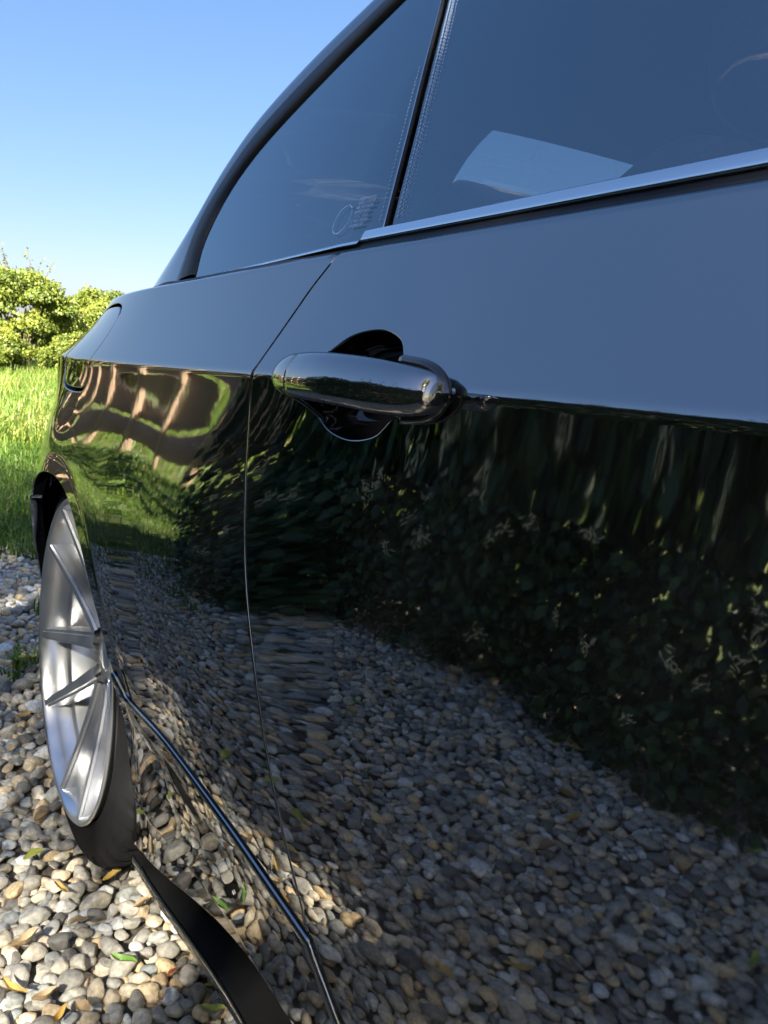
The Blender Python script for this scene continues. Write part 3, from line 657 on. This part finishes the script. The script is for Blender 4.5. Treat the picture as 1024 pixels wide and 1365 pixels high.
# ---------------------------------------------------------------- pebbles
def ico(sub):
    import bmesh
    bm = bmesh.new(); bmesh.ops.create_icosphere(bm, subdivisions=sub, radius=1); bm.verts.ensure_lookup_table()
    V = np.array([v.co[:] for v in bm.verts]); F = np.array([[v.index for v in f.verts] for f in bm.faces]); bm.free(); return V, F
I2, I3 = ico(2), ico(3)
def pebble_shape(V, seed):
    r = np.random.default_rng(seed); S = V.copy()
    for k in range(r.integers(5, 10)):                        # knocked-off flats
        n = r.normal(size=3); n /= np.linalg.norm(n); d = r.uniform(.55, .86); e = np.maximum(S@n-d, 0); S = S-e[:, None]*n*.9
    p = r.uniform(0, 6, 6); S = S*(1+.09*np.sin(2.1*V[:, :1]+p[0])*np.cos(2.4*V[:, 1:2]+p[1])+.05*np.sin(4*V[:, 2:3]+p[2]+3*V[:, :1]))
    return S*np.array([1, r.uniform(.66, .95), r.uniform(.42, .70)])
NSH = 16
SH2 = [pebble_shape(I2[0], 100+i) for i in range(NSH)]; SH3 = [pebble_shape(I3[0], 100+i) for i in range(NSH)]
PST = [(0., (0.140, 0.134, 0.123)), (.12, (0.292, 0.270, 0.227)), (.28, (0.397, 0.378, 0.335)), (.42, (0.536, 0.486, 0.390)), (.55, (0.292, 0.313, 0.306)), (.64, (0.699, 0.616, 0.464)), (.74, (0.467, 0.356, 0.223)), (.82, (0.794, 0.583, 0.316)), (.90, (0.630, 0.594, 0.520)), (1., (0.800, 0.800, 0.761))]
def pebble_mat(name, objrand):
    m, n, l, b = mat(name)
    if objrand: at = n.new('ShaderNodeObjectInfo'); out = at.outputs['Random']
    else:
        at = n.new('ShaderNodeAttribute'); at.attribute_name = 'tint'; out = at.outputs['Fac']
    r = ramp(n, PST); r.color_ramp.interpolation = 'LINEAR'; l.new(out, r.inputs['Fac'])
    g = n.new('ShaderNodeNewGeometry'); t = n.new('ShaderNodeTexNoise'); t.inputs['Scale'].default_value = 160; t.inputs['Detail'].default_value = 5; l.new(g.outputs['Position'], t.inputs['Vector'])
    mr = n.new('ShaderNodeMapRange'); mr.inputs['From Min'].default_value = .3; mr.inputs['From Max'].default_value = .7; mr.inputs['To Min'].default_value = .68; mr.inputs['To Max'].default_value = 1.3; l.new(t.outputs['Fac'], mr.inputs['Value'])
    mx = n.new('ShaderNodeMix'); mx.data_type = 'RGBA'; mx.blend_type = 'MULTIPLY'; mx.inputs['Factor'].default_value = 1
    l.new(r.outputs['Color'], mx.inputs['A']); l.new(mr.outputs['Result'], mx.inputs['B']); l.new(mx.outputs['Result'], b.inputs['Base Color'])
    b.inputs['Roughness'].default_value = .62
    bp = n.new('ShaderNodeBump'); bp.inputs['Strength'].default_value = .25; bp.inputs['Distance'].default_value = .002; l.new(t.outputs['Fac'], bp.inputs['Height']); l.new(bp.outputs['Normal'], b.inputs['Normal'])
    return m
M['pebble'] = pebble_mat('pebble_stone', False); M['pebble_one'] = pebble_mat('pebble_stone_single', True)
def scatter(x0, x1, y0, y1, rmin, rmax, tries, seed, ok=lambda x, y: True):
    r = np.random.default_rng(seed); cell = .05; g = {}; out = []
    xs = r.uniform(x0, x1, tries); ys = r.uniform(y0, y1, tries); rs = rmin+(rmax-rmin)*r.beta(1.2, 3.0, tries)
    rs = np.where(np.arange(tries) > tries*.35, np.minimum(rs, rmin+(rmax-rmin)*.35), rs)
    for x, y, q in zip(xs, ys, rs):
        i, j = int(x//cell), int(y//cell); hit = False
        for a in (i-1, i, i+1):
            for b in (j-1, j, j+1):
                for (u, v, w_) in g.get((a, b), ()):
                    if (u-x)**2+(v-y)**2 < ((q+w_)*.80)**2: hit = True; break
                if hit: break
            if hit: break
        if hit: continue
        g.setdefault((i, j), []).append((x, y, q)); out.append((x, y, q))
    return np.array(out)
pb = scatter(-1.70, .75, -.5, 3.45, .0085, .0225, 105000, 5)
pb = pb[pb[:, 1] < gravel_edge(pb[:, 0])+.1*np.sin(pb[:, 0]*40)]
# keep clear of the tyre's footprint
pb = pb[~((pb[:, 0] > .005) & (pb[:, 0] < .235) & (np.abs(pb[:, 1]-WY) < .07))]
def pix(P):
    d = P-CAM; z = d@Fv; return PW/2+FPX*(d@Rv)/z, PH/2-FPX*(d@Uv)/z, z
P3 = np.stack([pb[:, 0], pb[:, 1], 0*pb[:, 0]], 1); u, v, zz = pix(P3)
uB = np.interp(v, [700, 1100, 1130, 1365], [55, 120, 205, 330])      # the car hides everything to the right of this
seen = (zz > 0) & (u > -15) & (v < PH+25) & (u < uB+5)
score = np.where(seen, pb[:, 2]/np.maximum(zz, .01), 0); order = np.argsort(-score); single = order[:300]; single = single[score[single] > 0]
rest = np.setdiff1d(np.arange(len(pb)), single)
def pebble_xf(n, seed):
    r = np.random.default_rng(seed); a = r.uniform(0, 6.283, n); tx = r.normal(0, .22, n); ty = r.normal(0, .22, n); return a, tx, ty
def rotm(a, tx, ty):
    ca, sa, cx, sx, cy, sy = np.cos(a), np.sin(a), np.cos(tx), np.sin(tx), np.cos(ty), np.sin(ty); o = np.zeros_like(a); i = o+1
    Rz = np.stack([ca, -sa, o, sa, ca, o, o, o, i], -1).reshape(-1, 3, 3); Rx = np.stack([i, o, o, o, cx, -sx, o, sx, cx], -1).reshape(-1, 3, 3); Ry = np.stack([cy, o, sy, o, i, o, -sy, o, cy], -1).reshape(-1, 3, 3)
    return Rz@Rx@Ry
A_, TX, TY = pebble_xf(len(pb), 8); RM = rotm(A_, TX, TY); SHP = rng.integers(0, NSH, len(pb)); TINT = rng.random(len(pb)); PZ = -.016+pb[:, 2]*.55+rng.uniform(-.002, .006, len(pb))
one = []
for i in range(NSH):
    me = mesh_np('pebble', SH3[i], I3[1]); me.materials.append(M['pebble_one']); one.append(me)
for i in single:
    o = bpy.data.objects.new('pebble', one[SHP[i]]); COL.objects.link(o); o.parent = gravel
    o.matrix_local = Matrix.Translation((pb[i, 0], pb[i, 1], PZ[i])) @ Matrix(RM[i].tolist()).to_4x4() @ Matrix.Scale(pb[i, 2]*1.33, 4)
def stones(name, XY, R, Z, RMs, shp, tint, parent):
    Vs, Fs, Ts = [], [], []; base = 0
    for s in range(NSH):
        k = np.where(shp == s)[0]
        if not len(k): continue
        S = SH2[s]; V = np.einsum('nij,vj->nvi', RMs[k], S)*(R[k]*1.33)[:, None, None]+np.stack([XY[k, 0], XY[k, 1], Z[k]], 1)[:, None, :]
        F = I2[1][None]+(base+np.arange(len(k))*len(S))[:, None, None]
        Vs.append(V.reshape(-1, 3)); Fs.append(F.reshape(-1, 3)); Ts.append(np.repeat(tint[k], len(S))); base += len(k)*len(S)
    me = mesh_np(name, np.vstack(Vs), np.vstack(Fs), True, {'tint': np.concatenate(Ts)})
    return tag(link(name, me, parent, M['pebble']), kind='stuff')
stones('loose_pebbles', pb[rest, :2], pb[rest, 2], PZ[rest], RM[rest], SHP[rest], TINT[rest], gravel)
# under-layer of smaller stones showing in the joints
nu = 22000; ux = np.stack([rng.uniform(-1.65, .7, nu), rng.uniform(-.5, 3.3, nu)], 1); ur = rng.uniform(.007, .013, nu)
stones('under_pebbles', ux, ur, -.017+0*ur, rotm(*pebble_xf(nu, 3)), rng.integers(0, NSH, nu), rng.random(nu), gravel)

# ---------------------------------------------------------------- fallen leaves
def leaf_blade(seed, L=.07, Wd=.016, curl=.4):
    r = np.random.default_rng(seed); n = 9; t = np.linspace(0, 1, n); wv = Wd*np.sin(np.pi*np.clip(t*.93+.05, 0, 1))**.8*r.uniform(.88, 1.12, n)
    bend = r.uniform(-.5, .5); cx = L*(t-.5); cy = L*bend*.4*(t-.5)**2; cz = L*curl*((t-.5)**2-.06)*r.uniform(.3, 2.2)+.05*L*np.sin(t*r.uniform(4, 9)+r.uniform(0, 6))
    G = np.stack([np.stack([cx, cy+s*wv/2, cz+abs(s)*wv*.6*r.uniform(.3, 1.6)], 1) for s in (-1, -.5, 0, .5, 1)], 1)
    return grid_mesh('fallen_leaf', G)
def solid_leaf(name, c1, c2):
    m, n, l, b = mat(name); tc = n.new('ShaderNodeTexCoord'); t = n.new('ShaderNodeTexNoise'); t.inputs['Scale'].default_value = 45; t.inputs['Detail'].default_value = 5; l.new(tc.outputs['Object'], t.inputs['Vector'])
    r = ramp(n, [(.35, c1), (.65, c2)]); l.new(t.outputs['Fac'], r.inputs['Fac']); l.new(r.outputs['Color'], b.inputs['Base Color']); b.inputs['Roughness'].default_value = .55
    return m
LK = {'yellow': solid_leaf('yellow_leaf', (.55, .33, .05), (.66, .48, .16)), 'tan': solid_leaf('tan_leaf', (.34, .22, .10), (.56, .43, .26)), 'green': solid_leaf('green_leaf', (.07, .16, .02), (.16, .30, .05)), 'lime': solid_leaf('lime_leaf', (.30, .36, .05), (.50, .50, .14)), 'red': solid_leaf('red_leaf', (.38, .07, .02), (.50, .14, .05))}
LM = {}
def ray_ground(u, v, z=.012):
    d = Fv+Rv*((u-PW/2)/FPX)+Uv*((PH/2-v)/FPX); s = (z-CAM[2])/d[2]; return CAM+d*s
placed = 0
def drop_leaf(x, y, kind, L, rz, label, group=None, wd=.26):
    global placed
    key = (kind, placed % 7); placed += 1
    if key not in LM:
        me = leaf_blade(50+placed, 1., wd); me.materials.append(LK[kind]); LM[key] = me
    o = bpy.data.objects.new('fallen_leaf', LM[key]); COL.objects.link(o)
    near = np.hypot(pb[:, 0]-x, pb[:, 1]-y) < .035
    z = max(.008, (PZ[near]+pb[near, 2]*.52).max() if near.any() else .008)
    o.location = (x, y, z+.004); o.rotation_euler = (random.uniform(-.12, .12), random.uniform(-.12, .12), rz); o.scale = (L*(.52 if kind == 'tan' else .72),)*3
    tag(o, label, 'leaf', group)
spots = [(35, 1255, 'tan', .075, .4), (20, 1318, 'yellow', .06, 2.1), (150, 1168, 'yellow', .045, .3), (83, 1185, 'yellow', .055, 1.9), (165, 1280, 'green', .055, 2.3), (230, 1295, 'red', .026, .4), (105, 1228, 'tan', .05, .2), (295, 1312, 'lime', .06, 2.8), (285, 1345, 'lime', .045, 2.4), (255, 1235, 'lime', .045, .4), (55, 1090, 'tan', .05, .5), (95, 1015, 'yellow', .06, .3), (15, 1000, 'tan', .06, 1.2), (45, 1140, 'lime', .05, .4), (60, 1330, 'tan', .06, .2), (110, 1345, 'tan', .05, 2.0), (190, 1205, 'tan', .05, .1), (35, 880, 'lime', .09, .2), (30, 955, 'yellow', .06, .4), (12, 905, 'yellow', .05, 1.), (80, 1355, 'yellow', .04, .9), (215, 1330, 'tan', .035, 1.4)]
word = {'yellow': 'curled yellow', 'tan': 'dry tan', 'green': 'fresh green', 'lime': 'yellow-green', 'red': 'small orange-red'}
for (u_, v_, k_, L_, rz_) in spots:
    p = ray_ground(u_, v_); drop_leaf(p[0], p[1], k_, L_, rz_, word[k_]+' leaf lying on the gravel beside the car', None if k_ in ('red', 'green') else word[k_]+' leaves on the gravel by the car', .30 if k_ != 'tan' else .5)
for i in range(135):
    x, y = random.uniform(-1.5, -.2), random.uniform(-.2, 3.0); k_ = random.choices(['yellow', 'tan', 'green', 'lime'], [5, 4, 1, 3])[0]
    drop_leaf(x, y, k_, random.uniform(.035, .08), random.uniform(0, 6.3), word[k_]+' leaf fallen on the gravel between hedge and car', word[k_]+' leaves on the gravel between hedge and car')

# ---------------------------------------------------------------- leaf clouds
LEAF = np.array([(0, 0, 0), (-.30, .40, .10), (.30, .40, .10), (-.20, .78, .06), (.20, .78, .06), (0, 1, -.08)]); LEAFF = np.array([(0, 2, 1), (1, 2, 4), (1, 4, 3), (3, 4, 5)])
LEAF4 = np.array([(0, 0, 0), (-.32, .5, .08), (.32, .5, .08), (0, 1, -.05)]); LEAF4F = np.array([(0, 2, 1), (1, 2, 3)])
def leaf_cloud(name, P, size, seed, up=None, simple=False, tint=None):
    r = np.random.default_rng(seed); n = len(P); T, TF = (LEAF4, LEAF4F) if simple else (LEAF, LEAFF)
    Rm = rot_mats(n, r)
    if up is not None:                                  # turn blade normals towards "up"
        z = Rm[:, :, 2]+up*1.1; z /= np.linalg.norm(z, axis=1, keepdims=True); y = Rm[:, :, 1]; y = y-(y*z).sum(1, keepdims=True)*z; y /= np.linalg.norm(y, axis=1, keepdims=True)+1e-9; x = np.cross(y, z); Rm = np.stack([x, y, z], -1)
    V = np.einsum('nij,vj->nvi', Rm, T)*np.asarray(size)[:, None, None]+P[:, None, :]
    F = TF[None]+(np.arange(n)*len(T))[:, None, None]
    tt = r.random(n) if tint is None else np.clip(tint, 0, 1)
    return mesh_np(name, V.reshape(-1, 3), F.reshape(-1, 3), False, {'tint': np.repeat(tt, len(T))})
M['hedge_leaf'] = leaf_mat('hedge_leaf', [(0, (.012, .030, .008)), (.4, (.030, .072, .018)), (.75, (.055, .115, .026)), (1, (.11, .17, .05))], .3, .45)
M['bush_leaf'] = leaf_mat('bush_leaf', [(0, (.045, .075, .010)), (.4, (.12, .16, .018)), (.75, (.22, .25, .028)), (1, (.33, .33, .06))], .4, .5)
M['bark'] = plain('bark', (.09, .065, .045), .9, bump=.6, bscale=60, var=.4)
M['petal'] = plain('honeysuckle_petal', (.78, .66, .36), .6, var=.3, bscale=30)

# ---- honeysuckle hedge opposite the car
HX0, HYA, HYB = -1.38, -3.4, 3.0
def hedge_face(y, z): return HX0+.11*y+.16*noise2(y*2.2, z*2.6, 21)+.07*noise2(y*7, z*7, 22)-.10*np.maximum(z-1.3, 0)+.10*np.clip(.5-z, 0, .5)
def hedge_top(y): return 1.36+.12*noise2(y*1.5, y*.7, 23)+.08*np.clip((1.2-y)/2, 0, 1)-.4*np.clip((y-2.5)/.5, 0, 1)**2
hedge = empty('hedge', (HX0-.4, 1., 0)); tag(hedge, 'dark green honeysuckle hedge with cream flowers facing the parked car', 'hedge')
HINV = Matrix.Translation((-(HX0-.4), -1., 0))
def hp(name, me, mt):
    o = link(name, me, hedge, M[mt]); o.matrix_parent_inverse = HINV; return o
n = 90000; y = rng.uniform(HYA, HYB, n); z = rng.uniform(.0, 1, n)**.9*hedge_top(y); dep = rng.gamma(1.3, .09, n)
Pf = np.stack([hedge_face(y, z)-dep, y, z], 1)
n2 = 26000; y = rng.uniform(HYA, HYB, n2); Pt = np.stack([rng.uniform(HX0-.9, HX0-.05, n2), y, hedge_top(y)+.03-rng.gamma(1.3, .10, n2)], 1)
n3 = 9000; y = rng.uniform(HYA, HYB, n3); Pb = np.stack([HX0-.95+rng.normal(0, .06, n3), y, rng.uniform(0, 1, n3)*hedge_top(y)], 1)
n4 = 5000; z = rng.uniform(0, 1, n4)*1.1; Pe = np.stack([rng.uniform(HX0-.9, HX0, n4), HYB+.08*rng.normal(size=n4), z], 1)
P = np.vstack([Pf, Pt, Pb, Pe]); N_ = len(P)
# sprays that stick out of the outline
ns = 46; sy = rng.uniform(HYA, HYB, ns)
sp = []
for q in sy:
    b0 = np.array([rng.uniform(HX0-.6, HX0), q, float(hedge_top(q))-.1]); dr = np.array([rng.uniform(-.1, .4), rng.normal(0, .4), 1.]); ln = rng.uniform(.15, .42)
    for t in np.linspace(0, 1, 22): sp.append(b0+dr*ln*t+rng.normal(0, .02, 3))
size = np.where((np.arange(N_) >= len(Pf)+len(Pt)) & (np.arange(N_) < N_-n4), rng.uniform(.06, .10, N_), rng.uniform(.024, .052, N_)); P = np.vstack([P, np.array(sp)]); size = np.concatenate([size, rng.uniform(.034, .06, len(sp))])
up = np.tile([.75, 0, .65], (len(P), 1)); tint = np.clip(rng.beta(2.2, 2.6, len(P))+.25*noise2(P[:, 1]*3, P[:, 2]*3, 31)*.6, 0, 1)
hp('foliage', leaf_cloud('foliage', P, size, 41, up, tint=tint), 'hedge_leaf')['kind'] = 'stuff'
for q in np.arange(HYA+.2, HYB, .42):
    zt = float(hedge_top(q))*.85; pts = [(HX0-.45+random.uniform(-.1, .1), q, -.03)]
    for k in range(1, 6): pts.append((HX0-.45+random.uniform(-.14, .14), q+random.uniform(-.15, .15), zt*k/5))
    hp('stem', tube_mesh('stem', catmull(pts, 4), np.linspace(.022, .006, 21), 6), 'bark')
def blossom(seed):
    r = np.random.default_rng(seed); Vs, Fs = [], []; b0 = 0
    for k in range(13):
        d = r.normal(size=3); d[2] = abs(d[2])*.6; d /= np.linalg.norm(d); s = r.normal(size=3); s -= s@d*d; s /= np.linalg.norm(s); L = r.uniform(.7, 1.1)
        o0 = r.normal(size=3)*.45; pts = np.array([o0+d*L*t+s*.45*L*t*t for t in np.linspace(.05, 1, 6)]); V, F, T = tube('petal', pts, [.03, .04, .05, .09, .11, .03], 5)
        Vs.append(V); Fs.append((F+b0, T+b0)); b0 += len(V)
    return mesh_np('flower', np.vstack(Vs), [np.vstack([f[0] for f in Fs]), np.vstack([f[1] for f in Fs])])
BL = [blossom(i) for i in range(5)]
for me in BL: me.materials.append(M['petal'])
for i in range(230):
    q = random.uniform(-1.2, HYB); zz_ = random.betavariate(2.2, 2.6)*1.25+.1
    o = bpy.data.objects.new('flower', BL[i % 5]); COL.objects.link(o); o.parent = hedge; o.matrix_parent_inverse = HINV
    o.location = (float(hedge_face(q, zz_))+.03, q, zz_); s_ = random.uniform(.012, .022); o.scale = (s_,)*3; o.rotation_euler = (random.uniform(0, 6), random.uniform(0, 6), random.uniform(0, 6))

# ---- two unseen trees added beyond the hedge, towards the sun, to cast shade
def added_shade_tree(x, y, h, rad, seed, label):
    r = np.random.default_rng(seed); t = empty('added_tree', (x, y, -.04)); tag(t, label, 'added_tree', None)
    Ps, Us = [], []; NL = 560
    for k in range(110):
        d = r.normal(size=3); d /= np.linalg.norm(d); c = np.array([0, 0, h*.62])+d*[rad*.72, rad*.72, h*.30]*r.uniform(.3, 1.); br = r.uniform(.9, 1.7)
        q = r.normal(size=(NL, 3)); q /= np.linalg.norm(q, axis=1, keepdims=True); Ps.append(c+q*br*(1-.5*r.random(NL)**2)[:, None]); Us.append(q)
    P = np.vstack(Ps); link('crown', leaf_cloud('crown', P, r.uniform(.045, .08, len(P)), seed+1, np.vstack(Us), True), t, M['bush_leaf'])['kind'] = 'stuff'
    Vs, F4, F3, b0 = [], [], [], 0
    trunk = [(0, 0, -.1), (.1, .05, h*.2), (-.05, .1, h*.4), (0, 0, h*.7)]
    for pts, r0, r1 in [(trunk, .26, .08)]+[([(0, 0, h*.25+.1*k), (rad*.3*math.cos(k*1.1), rad*.3*math.sin(k*1.1), h*.45), (rad*.65*math.cos(k*1.1), rad*.65*math.sin(k*1.1), h*.65)], .10, .03) for k in range(6)]:
        pts = catmull(pts, 5); V, F, T = tube('t', pts, np.linspace(r0, r1, len(pts)), 8); Vs.append(V); F4.append(F+b0); F3.append(T+b0); b0 += len(V)
    link('trunk', mesh_np('trunk', np.vstack(Vs), [np.vstack(F4), np.vstack(F3)]), t, M['bark'])
added_shade_tree(-5.5, -4.2, 11.6, 4.0, 301, 'first of two tall leafy trees added out of view beyond the hedge to shade the car')
added_shade_tree(-2.6, -7.4, 11.8, 3.6, 305, 'second of two tall leafy trees added out of view beyond the hedge end for shade')

# ---- board fence beyond the hedge
M['board'] = plain('brown_fence_board', (.30, .165, .115), .75, bump=.5, bscale=25, var=.3)
M['board_grey'] = plain('grey_fence_board', (.13, .105, .09), .8, bump=.5, bscale=25, var=.3)
M['post'] = plain('fence_post_wood', (.42, .29, .19), .8, bump=.5, bscale=25, var=.3)
FX = -2.9
fence = empty('fence', (FX, 3.1, 0)); tag(fence, 'brown wooden board fence running on from the end of the hedge', 'fence')
FINV = Matrix.Translation((-FX, -3.1, 0))
def fp(name, me, mt):
    o = link(name, me, fence, M[mt]); o.matrix_parent_inverse = FINV; return bevel(o, .004, 1)
for k in range(10):
    y0 = 3.6+1.8*k
    fp('post', mesh_np('post', *box(FX+.02, y0, .80, .10, .10, 1.68)), 'post')
    if k == 9: break
    for j, (zc, hh) in enumerate(((.22, .20), (.60, .22), (1.00, .24), (1.40, .20))):
        fp('board', mesh_np('board', *box(FX+.002+.03, y0+.90, zc+random.uniform(-.01, .01), .024, 1.698, hh)), 'board')
    for zc in ((.41, .83, 1.21) if k % 2 == 0 else (.41, 1.21)):
        fp('board', mesh_np('board', *box(FX-.062, y0+.90, zc, .024, 1.79, .115)), 'board_grey')

# ---------------------------------------------------------------- grass
M['grass'] = leaf_mat('grass_blade', [(0, (.045, .095, .012)), (.45, (.10, .19, .022)), (.8, (.20, .25, .04)), (1, (.42, .36, .14))], .4, .5)
def grass_mesh(name, P, h, lean, wd, seed, tint):
    r = np.random.default_rng(seed); n = len(P); a = r.uniform(0, 6.283, n); dx, dy = np.cos(a), np.sin(a); b = r.uniform(.5, 1.5, n)*lean
    side = np.stack([-dy, dx, 0*dx], 1)*wd[:, None]*.5; d = np.stack([dx, dy, 0*dx], 1)
    p0 = P; p1 = P+d*(h*b*.25)[:, None]; p1[:, 2] += h*.6; p2 = P+d*(h*b)[:, None]; p2[:, 2] += h*(1-.25*np.minimum(b, 1.5))
    V = np.stack([p0-side, p0+side, p1-side*.8, p1+side*.8, p2], 1).reshape(-1, 3); i = np.arange(n)*5
    F4 = np.stack([i, i+1, i+3, i+2], 1); F3 = np.stack([i+2, i+3, i+4], 1)
    return mesh_np(name, V, [F4, F3], False, {'tint': np.repeat(tint, 5)})
def patch(n, x0, x1, y0, y1, seed, dens=None):
    r = np.random.default_rng(seed); x = r.uniform(x0, x1, n); y = y0+(y1-y0)*r.random(n)**1.25; k = y > gravel_edge(x)+.35*noise2(x*5, y*5, 44); return np.stack([x[k], y[k], np.full(k.sum(), -.036)], 1)
def grass(name, P, hmin, hmax, wd, seed, shift=0.):
    r = np.random.default_rng(seed); nz = noise2(P[:, 0]*1.3, P[:, 1]*1.3, 51); h = (hmin+(hmax-hmin)*r.random(len(P)))*(1+.35*nz); t = np.clip(r.beta(2, 2.6, len(P))+shift+.18*nz, 0, 1)
    return tag(link(name, grass_mesh(name, P, h, r.uniform(.2, .9, len(P)), np.full(len(P), wd)*r.uniform(.7, 1.3, len(P)), seed+1, t), None, M['grass']), kind='stuff')
g1 = grass('grass', patch(46000, .0, 2.4, 2.75, 8.2, 61), .04, .12, .0055, 62, -.04)
tag(g1, 'short green grass growing behind the car where the gravel ends', 'grass')
g2 = grass('tall_grass', patch(48000, .2, 6.0, 6.2, 19, 63), .12, .27, .010, 64, .16)
tag(g2, 'long sunlit meadow grass below the bushes', 'grass')
mp = patch(60000, -9, 8, 2.2, 20, 65); mp = mp[((mp[:, 0] < -3.1) | (mp[:, 0] > 0.) & (mp[:, 1] > 7))]
g3 = grass('meadow_grass', mp, .12, .30, .014, 66, .12)
g4 = grass('verge_grass', patch(36000, -2.95, .1, 2.2, 14, 67), .03, .09, .008, 68, -.05)
tag(g4, 'short shaded grass between the board fence and the gravel', 'grass')
tag(g3, 'scattered meadow grass along and beyond the board fence', 'grass')
# weeds in the gravel
for i, (u_, v_) in enumerate(((40, 885), (22, 890), (62, 815))):
    p = ray_ground(u_, v_, 0.); k = 26; q = np.stack([p[0]+rng.normal(0, .02, k), p[1]+rng.normal(0, .03, k), np.full(k, -.012)], 1)
    h = rng.uniform(.03, .07, k) if i < 3 else rng.uniform(.015, .03, k)
    o = link('weed', grass_mesh('weed', q, h, rng.uniform(.5, 1.2, k), np.full(k, .007), 70+i, rng.uniform(.2, .6, k)), None, M['grass'])
    tag(o, ('wide green weed tuft in the gravel a little way behind the rear wheel', 'green weed tuft in the gravel right next to the wide tuft', 'weed tuft at the line where gravel turns to grass', 'tiny green seedlings between pebbles beside the fresh green leaf')[i], 'weed', 'weeds in the gravel')

# ---------------------------------------------------------------- bushes behind the field
def bush_cloud(seed, rx, ry, h, nb=62, nl=330):
    r = np.random.default_rng(seed); Ps, Us, Ts = [], [], []
    for k in range(nb):
        a = r.uniform(0, 6.283); e = r.uniform(0., 1.); rad = math.sqrt(max(0, 1-(e*.95)**2))*r.uniform(.55, 1.)
        c = np.array([rx*rad*math.cos(a), ry*rad*math.sin(a), h*(.12+.75*e*r.uniform(.8, 1.))]); br = r.uniform(.17, .32)*h*.5
        d = r.normal(size=(nl, 3)); d /= np.linalg.norm(d, axis=1, keepdims=True); d[:, 2] = np.abs(d[:, 2])*.9-.25*r.random(nl)
        q = c+d*br*(1-.55*r.random(nl)**2)[:, None]*[1.15, 1.15, .95]; q[:, 2] = np.maximum(q[:, 2], .02)
        Ps.append(q); Us.append(d); Ts.append(np.clip(r.beta(2, 2.2, nl)*.8+.12*r.normal()+.1, 0, 1))
    return np.vstack(Ps), np.vstack(Us), np.concatenate(Ts)
BM = []
for i, (rx, ry, h) in enumerate(((1.5, 1.3, 2.35), (1.9, 1.4, 2.2), (1.3, 1.2, 1.9))):
    P, U, T = bush_cloud(200+i, rx, ry, h); me = leaf_cloud('crown', P, np.random.default_rng(i).uniform(.055, .10, len(P)), 210+i, U, True, T); me.materials.append(M['bush_leaf']); BM.append(me)
TRK = []
for i in range(2):
    Vs, F4, F3, b0 = [], [], [], 0
    for k in range(6):
        a = k*1.05; pts = catmull([(.08*math.cos(a), .08*math.sin(a), -.05), (.25*math.cos(a), .25*math.sin(a), .6), (.6*math.cos(a), .6*math.sin(a), 1.5)], 4); V, F, T = tube('t', pts, np.linspace(.05, .015, len(pts)), 6)
        Vs.append(V); F4.append(F+b0); F3.append(T+b0); b0 += len(V)
    me = mesh_np('trunk', np.vstack(Vs), [np.vstack(F4), np.vstack(F3)]); me.materials.append(M['bark']); TRK.append(me)
BL_ = [(2.45, 18.5, 0, 1.0, 'tall yellow-green bush with bare twigs at the field edge'), (4.7, 20.5, 1, 1.0, 'rounded bright green bush beside the bush with bare twigs'), (1.5, 16.2, 2, .62, None), (3.3, 16.6, 2, .55, None), (7.6, 21, 0, 1.05, None), (10.8, 21.5, 1, 1.1, None), (-.6, 21, 1, .95, None), (-3.2, 20, 0, 1.0, None), (-6., 19, 1, .9, None), (-9, 20, 2, 1.2, None), (-12, 19, 0, 1., None), (14, 22, 2, 1.3, None), (3.4, 23.5, 0, 1.05, None), (5.6, 24.5, 1, 1.1, None), (1.2, 22.5, 2, 1.1, None)]
for i, (x, y, k, s, lab) in enumerate(BL_):
    e = empty('bush', (x, y, -.05)); e.rotation_euler = (0, 0, i*1.3); e.scale = (s, s, s)
    link('crown', BM[k], e)['kind'] = 'stuff'; link('trunk', TRK[i % 2], e)
    low = s < .7
    tag(e, lab or (('low leafy shrub in front of the bush with bare twigs' if i == 2 else 'low leafy shrub in front of the rounded bright green bush') if low else 'leafy green bush in the row closing off the field'), 'bush', None if lab else ('low shrubs at the field edge' if low else 'bushes along the field edge'))
    if i == 0:
        for q in range(7):
            a = random.uniform(0, 6.3); ln = random.uniform(.3, .62); b0 = Vector((random.uniform(-.7, .9), random.uniform(-.5, .5), 2.0))
            pts = [b0, b0+Vector((.05*math.cos(a), .05*math.sin(a), ln*.5)), b0+Vector((.16*math.cos(a), .16*math.sin(a), ln))]
            V, F, T = tube('twig', catmull([tuple(p) for p in pts], 4), np.linspace(.012, .004, 9), 5)
            tw = link('twig', mesh_np('twig', V, [F, T]), e, M['bark'])
            tp = np.array([np.array(pts[0])*(1-t)+np.array(pts[2])*t for t in np.linspace(.3, 1, 9)])+rng.normal(0, .03, (9, 3))
            link('leaf_spray', leaf_cloud('leaf_spray', tp, np.full(9, .07), q, None, True), tw, M['bush_leaf'])['kind'] = 'stuff'
